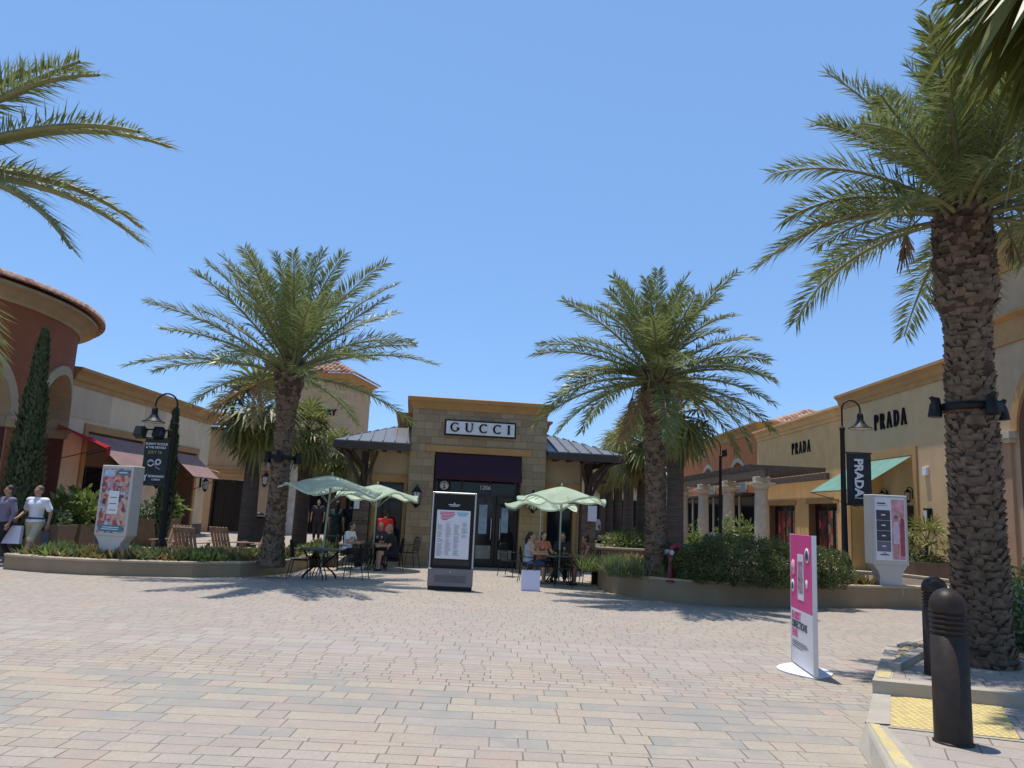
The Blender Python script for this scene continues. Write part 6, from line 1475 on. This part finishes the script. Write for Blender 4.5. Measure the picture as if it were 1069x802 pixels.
def person(label, p, rz, pose='stand', H=1.75, fem=False, skn=(.42, .24, .16), shirt=None, sleeve=.55, legs=None, leglen=.5, skirt=None, hair=((.03, .02, .015), 'short'), shoe=(.03, .03, .03), arms=(None, None), step=.0, hat=None, lean=0.0, group='people in the plaza', vox=.012, eyes=False, headturn=0.0):
    """local frame: faces -y. arms = (left wrist, right wrist) targets in metres relative to floor (x, y, z)"""
    s = H/1.75; t = thing('person', label, 'person', p, rz, group)
    sw = .165 if fem else .195; hw_ = .10
    if pose == 'sit': pel = V((0, .02, .53)); 
    else: pel = V((0, 0, .95))
    ln = lean; up = V((0, -sin(ln), cos(ln)))
    waist = pel+up*.16; chest = pel+up*.36; neck = pel+up*.53; 
    head = neck+V((0, -sin(ln)*.15-.015, .155*cos(ln*.6)))
    J = {}
    for q, sx in (('l', 1), ('r', -1)):
        hip = pel+V((sx*hw_, 0, -.03)); sh = pel+up*.475+V((sx*sw, 0, 0)); fs = step*sx
        if pose == 'sit': kn = V((sx*.13+(sx*.02), -.42, .50)); an = V((sx*.12, -.42+.10*fs*3, .08)); 
        else: kn = V((sx*.10, -.06-fs*.9, .50)); an = V((sx*.10, .0-fs*1.9+(.05 if fs < 0 else 0), .085+(.05 if fs < 0 else 0)))
        J['hip'+q], J['sh'+q], J['kn'+q], J['an'+q] = hip, sh, kn, an
        tgt = arms[0 if q == 'l' else 1]; wr = V(tgt)/1.0 if tgt else sh+V((sx*.08, -.05, -.52)); d = wr-sh; L = min(d.length, .53); wr = sh+d.normalized()*L
        mid = (sh+wr)/2; hgt = sqrt(max(0, .275**2-(L/2)**2)); pole = V((sx*.5, .6, -.6)); ax = d.normalized(); pole = (pole-ax*pole.dot(ax)).normalized(); J['el'+q] = mid+pole*hgt; J['wr'+q] = wr
    b = MB()
    cap(b, pel+V((-.06, 0, 0)), pel+V((.06, 0, 0)), .125, .125); cap(b, pel, waist, .125, .105 if fem else .12); cap(b, waist, chest, .11 if fem else .125, .125 if fem else .14)
    cap(b, chest+V((-.07, 0, .02)), chest+V((.07, 0, .02)), .115, .115); cap(b, J['shl'], J['shr'], .062, .062); cap(b, chest+up*.08, neck, .09, .058); cap(b, neck, head-V((0, 0, .06)), .056, .052)
    if fem: b.ball(chest+V((.06, -.10, .0)), .06); b.ball(chest+V((-.06, -.10, 0)), .06)
    b.ball(head+V((0, .008, .025)), (.074, .092, .098)); b.ball(head+V((0, -.025, -.055)), (.052, .058, .055)); b.ball(head+V((0, -.098, -.012)), (.012, .018, .022)); b.ball(head+V((0, -.082, -.055)), (.026, .012, .010))
    for sx in (-1, 1): b.ball(head+V((sx*.074, .01, -.005)), (.012, .02, .03)); b.ball(head+V((sx*.03, -.075, .022)), (.024, .016, .01))
    for q, sx in (('l', 1), ('r', -1)):
        cap(b, J['hip'+q], J['kn'+q], .088, .056); cap(b, J['kn'+q], J['kn'+q].lerp(J['an'+q], .35), .056, .056); cap(b, J['kn'+q].lerp(J['an'+q], .3), J['an'+q], .056, .038)
        f = J['an'+q]+V((0, -.03, -.045)); cap(b, J['an'+q]+V((0, .03, -.035)), f+V((0, -.12, -.005)), .036, .034)
        cap(b, J['sh'+q], J['el'+q], .052, .040); cap(b, J['el'+q], J['wr'+q], .040, .027)
        d = (J['wr'+q]-J['el'+q]).normalized(); side = d.cross(V((sx, 0, 0))); side = side.normalized() if side.length > .1 else V((0, 1, 0)); n_ = d.cross(side)
        w0 = J['wr'+q]; cap(b, w0+side*.02, w0+d*.075+side*.028, .018, .018); cap(b, w0-side*.02, w0+d*.075-side*.028, .018, .018); cap(b, w0, w0+d*.08, .02, .019)
        for k in range(4):
            o = w0+d*.08+side*(-.033+.022*k); l = (.062, .075, .070, .055)[k]; cap(b, o, o+d*l*.55+n_*sx*.006, .0095, .009); cap(b, o+d*l*.55+n_*sx*.006, o+d*l*.9+n_*sx*.026, .009, .0075)
        o = w0+d*.025+side*.03; cap(b, o, o+side*.03+d*.03, .012, .010); cap(b, o+side*.03+d*.03, o+side*.035+d*.055+n_*sx*.01, .010, .008)
    Z = Matrix.Diagonal((s, s, s if pose != 'sit' else 1.0, 1))
    def fin(mb, v, n_, m_, sm=2):
        mb.v = [Z @ p_ for p_ in mb.v]; return remesh(mb, v, n_, m_, t, sm)
    fin(b, vox, 'body', skin(skn))
    G_ = .016
    if shirt:
        c = MB(); cap(c, pel+up*.02+V((-.055, 0, 0)), pel+up*.02+V((.055, 0, 0)), .125+G_, .125+G_); cap(c, pel+up*.03, waist, .13+G_, .115+G_); cap(c, waist, chest, .12+G_, .14+G_); cap(c, chest+V((-.07, 0, .02)), chest+V((.07, 0, .02)), .118+G_, .118+G_)
        if sleeve > 0 or not fem: cap(c, J['shl'], J['shr'], .062+G_, .062+G_)
        cap(c, chest+up*.06, chest+up*.12, .10+G_, .075+G_)
        for q in 'lr':
            if sleeve > 0: cap(c, J['sh'+q], J['sh'+q].lerp(J['el'+q], min(1, sleeve)), .056+G_, .05+G_)
            if sleeve > 1: cap(c, J['el'+q], J['el'+q].lerp(J['wr'+q], sleeve-1), .046+G_, .032+G_)
        fin(c, vox, 'top', cloth(shirt))
    if legs:
        c = MB(); cap(c, pel+V((-.06, 0, -.02)), pel+V((.06, 0, -.02)), .128+G_*.8, .128+G_*.8); cap(c, pel, pel+up*.06, .13+G_*.8, .125+G_*.8)
        for q in 'lr':
            u = min(1, leglen*2); cap(c, J['hip'+q], J['hip'+q].lerp(J['kn'+q], u), .09+G_, .09+G_-.025*u)
            if leglen > .5: cap(c, J['kn'+q], J['kn'+q].lerp(J['an'+q], (leglen-.5)*2*.97), .06+G_, .05+G_)
        fin(c, vox, 'trousers' if leglen > .6 else 'shorts', cloth(legs))
    if skirt:
        c = MB(); e = pel.lerp((J['knl']+J['knr'])/2, skirt[1]); cap(c, pel+V((-.05, 0, 0)), e+V((-.08, 0, 0)), .14, .13); cap(c, pel+V((.05, 0, 0)), e+V((.08, 0, 0)), .14, .13); cap(c, pel, waist, .145, .125); fin(c, vox, 'skirt', cloth(skirt[0]))
    c = MB(); hc, hs = hair; c.ball(head+V((0, .022, .045)), (.084, .095, .092)); 
    if hs == 'short': c.ball(head+V((0, .05, .0)), (.078, .062, .075))
    if hs in ('long', 'tail', 'bun'): c.ball(head+V((0, .05, .0)), (.082, .07, .09))
    if hs == 'long': cap(c, head+V((0, .06, -.02)), head+V((0, .10, -.27)), .075, .06)
    if hs == 'tail': cap(c, head+V((0, .10, .02)), head+V((.02, .15, -.10)), .045, .045); cap(c, head+V((.02, .15, -.10)), head+V((.03, .13, -.34)), .045, .02)
    if hs == 'bun': c.ball(head+V((0, .07, .10)), .045)
    fin(c, vox, 'hair', mat('hair', hc, .6, .2, 20))
    for q in 'lr':
        c = MB(); f = J['an'+q]+V((0, 0, -.042)); cap(c, f+V((0, .04, -.002)), f+V((0, -.14, -.008)), .042, .036); fin(c, vox, 'shoe', cloth(shoe, 'shoe'), 1)
    if eyes:
        for sx in (-1, 1): c = MB(); c.ball(Z @ (head+V((sx*.028, -.083, .006))), .009); c.build('eye', m_ink, t)
    if hat:
        c = MB(); c.ball(head+V((0, .015, .075)), (.095, .10, .07)); c.lathe([(.05, .06), (.14, .055), (.14, .065), (.05, .075)], 20, T=Matrix.Translation(head)); fin(c, vox, 'hat', cloth(hat))
    t['_wr'] = [tuple(Z @ J['wrl']), tuple(Z @ J['wrr'])]
    return t, [Z @ J['wrl'], Z @ J['wrr']]
WHITE = (.70, .70, .74)
def at_person(pr, local): return pr.matrix_world @ V(local)
# walking man in white polo with bag, left
q = G(30, 590); M1, wr = person('man walking in white polo shirt and khaki shorts carrying a white bag', (q.x, q.y, 0), R(-14), 'stand', 1.70, skn=(.36, .19, .12), shirt=WHITE, sleeve=.75, legs=(.42, .37, .25), leglen=.42, hair=((.10, .085, .075), 'short'), arms=((.33, .02, .86), (-.30, -.16, 1.02)), step=.13, eyes=True, shoe=(.25, .16, .10))
bpy.context.view_layer.update()
w_ = M1.matrix_world @ wr[1]; bag('white shopping bag carried by the man in the white polo', (w_.x-.10, w_.y-.10, w_.z-.54), R(8), .52, .14, .38, m_bag)
w_ = M1.matrix_world @ wr[0]; bag('small dark bag in the other hand of the man in the white polo', (w_.x, w_.y, w_.z-.46), R(8), .17, .10, .30, m_ink)
m = MB(); m.lathe([(.150, .985), (.155, .99), (.155, 1.02), (.150, 1.025)], 24, T=Matrix.Diagonal((1.25, .98, 1, 1)), cap=False); m.build('belt', m_ink, M1)
q = G(1, 590); M2, wr = person('man in grey violet shirt and black trousers at the left edge', (q.x-.05, q.y, 0), R(-30), 'stand', 1.68, skn=(.34, .18, .11), shirt=(.16, .145, .19), sleeve=1.6, legs=(.012, .012, .016), leglen=.97, hair=((.035, .02, .015), 'short'), arms=((.30, -.08, .88), (-.3, -.1, .95)), step=.12, eyes=True)
# left group
def seat_person(label, key, **k):
    p_, rz = seats[key]; return person(label, p_, rz, 'sit', **k)
seat_person('woman with dark hair, white top and black trousers seated left of the directory', 'A', fem=True, shirt=WHITE, sleeve=.5, legs=(.012, .012, .014), leglen=.95, hair=((.012, .01, .01), 'long'), shoe=(.65, .65, .65), arms=((.12, -.42, .76), (-.15, -.40, .76)), lean=.18, H=1.68)
seat_person('person in black top with bare legs seated at the right of the left group', 'B', skn=(.45, .26, .17), shirt=(.012, .012, .015), sleeve=.6, legs=(.012, .012, .015), leglen=.32, hair=((.30, .22, .16), 'short'), arms=((.12, -.42, .70), (-.15, -.42, .72)), lean=.30, H=1.75)
seat_person('person with pink head covering behind the left group table', 'C', fem=True, shirt=(.025, .025, .05), sleeve=1.5, legs=(.02, .02, .03), leglen=.95, hair=((.55, .25, .28), 'long'), arms=((.12, -.42, .76), (-.15, -.42, .76)), lean=.1, H=1.66, shoe=(.05, .04, .04))
q = G(401, 590); person('person in red shirt and white shorts seen from behind at the left group', (q.x, u2.y+.95, 0), R(168), 'stand', 1.50, skn=(.40, .23, .15), shirt=(.62, .02, .025), sleeve=.6, legs=(.6, .6, .6), leglen=.40, hair=((.015, .012, .012), 'short'), arms=((.2, -.3, .95), (-.2, -.3, .95)), lean=.12, group='people in the plaza')
# right group
seat_person('woman with dark ponytail and halter top seated beside the white bag', 'D', fem=True, skn=(.50, .27, .17), shirt=(.34, .40, .46), sleeve=0, legs=(.03, .045, .09), leglen=.55, hair=((.010, .008, .008), 'tail'), arms=((.12, -.40, .80), (-.14, -.42, .76)), lean=.08, H=1.72, shoe=(.30, .18, .10))
seat_person('person in coral top seated behind the ponytailed woman', 'F', fem=True, skn=(.50, .27, .17), shirt=(.45, .14, .09), sleeve=.4, legs=(.03, .05, .10), leglen=.5, hair=((.010, .008, .008), 'long'), arms=((.12, -.42, .78), (-.14, -.42, .76)), lean=.1, H=1.66)
seat_person('dark haired woman in black facing the camera at the right group', 'H', fem=True, skn=(.40, .22, .14), shirt=(.012, .012, .014), sleeve=1.4, legs=(.02, .02, .02), leglen=.95, hair=((.010, .008, .008), 'long'), arms=((.12, -.42, .78), (-.14, -.42, .76)), lean=.05, H=1.70)
seat_person('person in dark red sleeveless clothes seated at the right of the right group', 'E', fem=True, skn=(.30, .15, .10), shirt=(.13, .012, .018), sleeve=0, skirt=((.13, .012, .018), .95), hair=((.02, .012, .01), 'bun'), arms=((.14, -.44, .74), (-.14, -.42, .76)), lean=.22, H=1.76)
# people in the lanes
gl = 'people walking in the lanes'
for px, Y, rz, lb, kw in [
    (350, 24.0, R(170), 'woman in dark green dress with bare legs walking behind the umbrellas', dict(fem=True, H=1.68, shirt=(.012, .035, .030), sleeve=.5, skirt=((.012, .035, .030), .8), hair=((.02, .015, .012), 'long'), step=.12)),
    (364, 24.2, R(185), 'person in black clothes walking next to the woman in dark green', dict(H=1.72, shirt=(.010, .010, .012), sleeve=.6, legs=(.010, .010, .012), leglen=.45, hair=((.02, .015, .012), 'short'), step=-.1)),
    (313, 32.0, R(20), 'person in bright blue shirt in the shade of the left lane', dict(H=1.70, shirt=(.03, .05, .40), sleeve=.6, legs=(.02, .02, .03), leglen=.97, hair=((.02, .015, .012), 'short'), step=.1)),
    (616, 38.0, R(175), 'walker in white shirt in the right lane, left one of the pair', dict(H=1.72, shirt=WHITE, sleeve=.6, legs=(.12, .08, .06), leglen=.45, hair=((.03, .02, .015), 'short'), step=.1)),
    (621, 37.6, R(182), 'walker in pale blue shirt in the right lane, right one of the pair', dict(H=1.68, fem=True, shirt=(.45, .50, .66), sleeve=.6, legs=(.10, .10, .14), leglen=.45, hair=((.03, .02, .015), 'short'), step=-.1)),
    (330, 34.0, R(0), 'person in dark clothes standing farthest down the left lane', dict(H=1.72, shirt=(.03, .025, .03), sleeve=.6, legs=(.02, .02, .02), leglen=.97, hair=((.02, .015, .012), 'short')))]:
    q = P(px, 560, Y); person(lb, (q.x, Y, 0), rz, 'stand', group=gl, vox=.018, **kw)
for o in list(bpy.data.objects):
    if '_wr' in o: del o['_wr']
    if o.parent is None and o.name.split('.')[0] in ('cafe_chair', 'cafe_table', 'wooden_armchair', 'low_table') or (o.name.startswith('person') and 'seated' in o.get('label', '') or 'head covering' in o.get('label', '') or 'woman in black facing' in o.get('label', '')): o.scale = (.88, .88, .88)
M1.scale = (1.1, 1.05, 1)
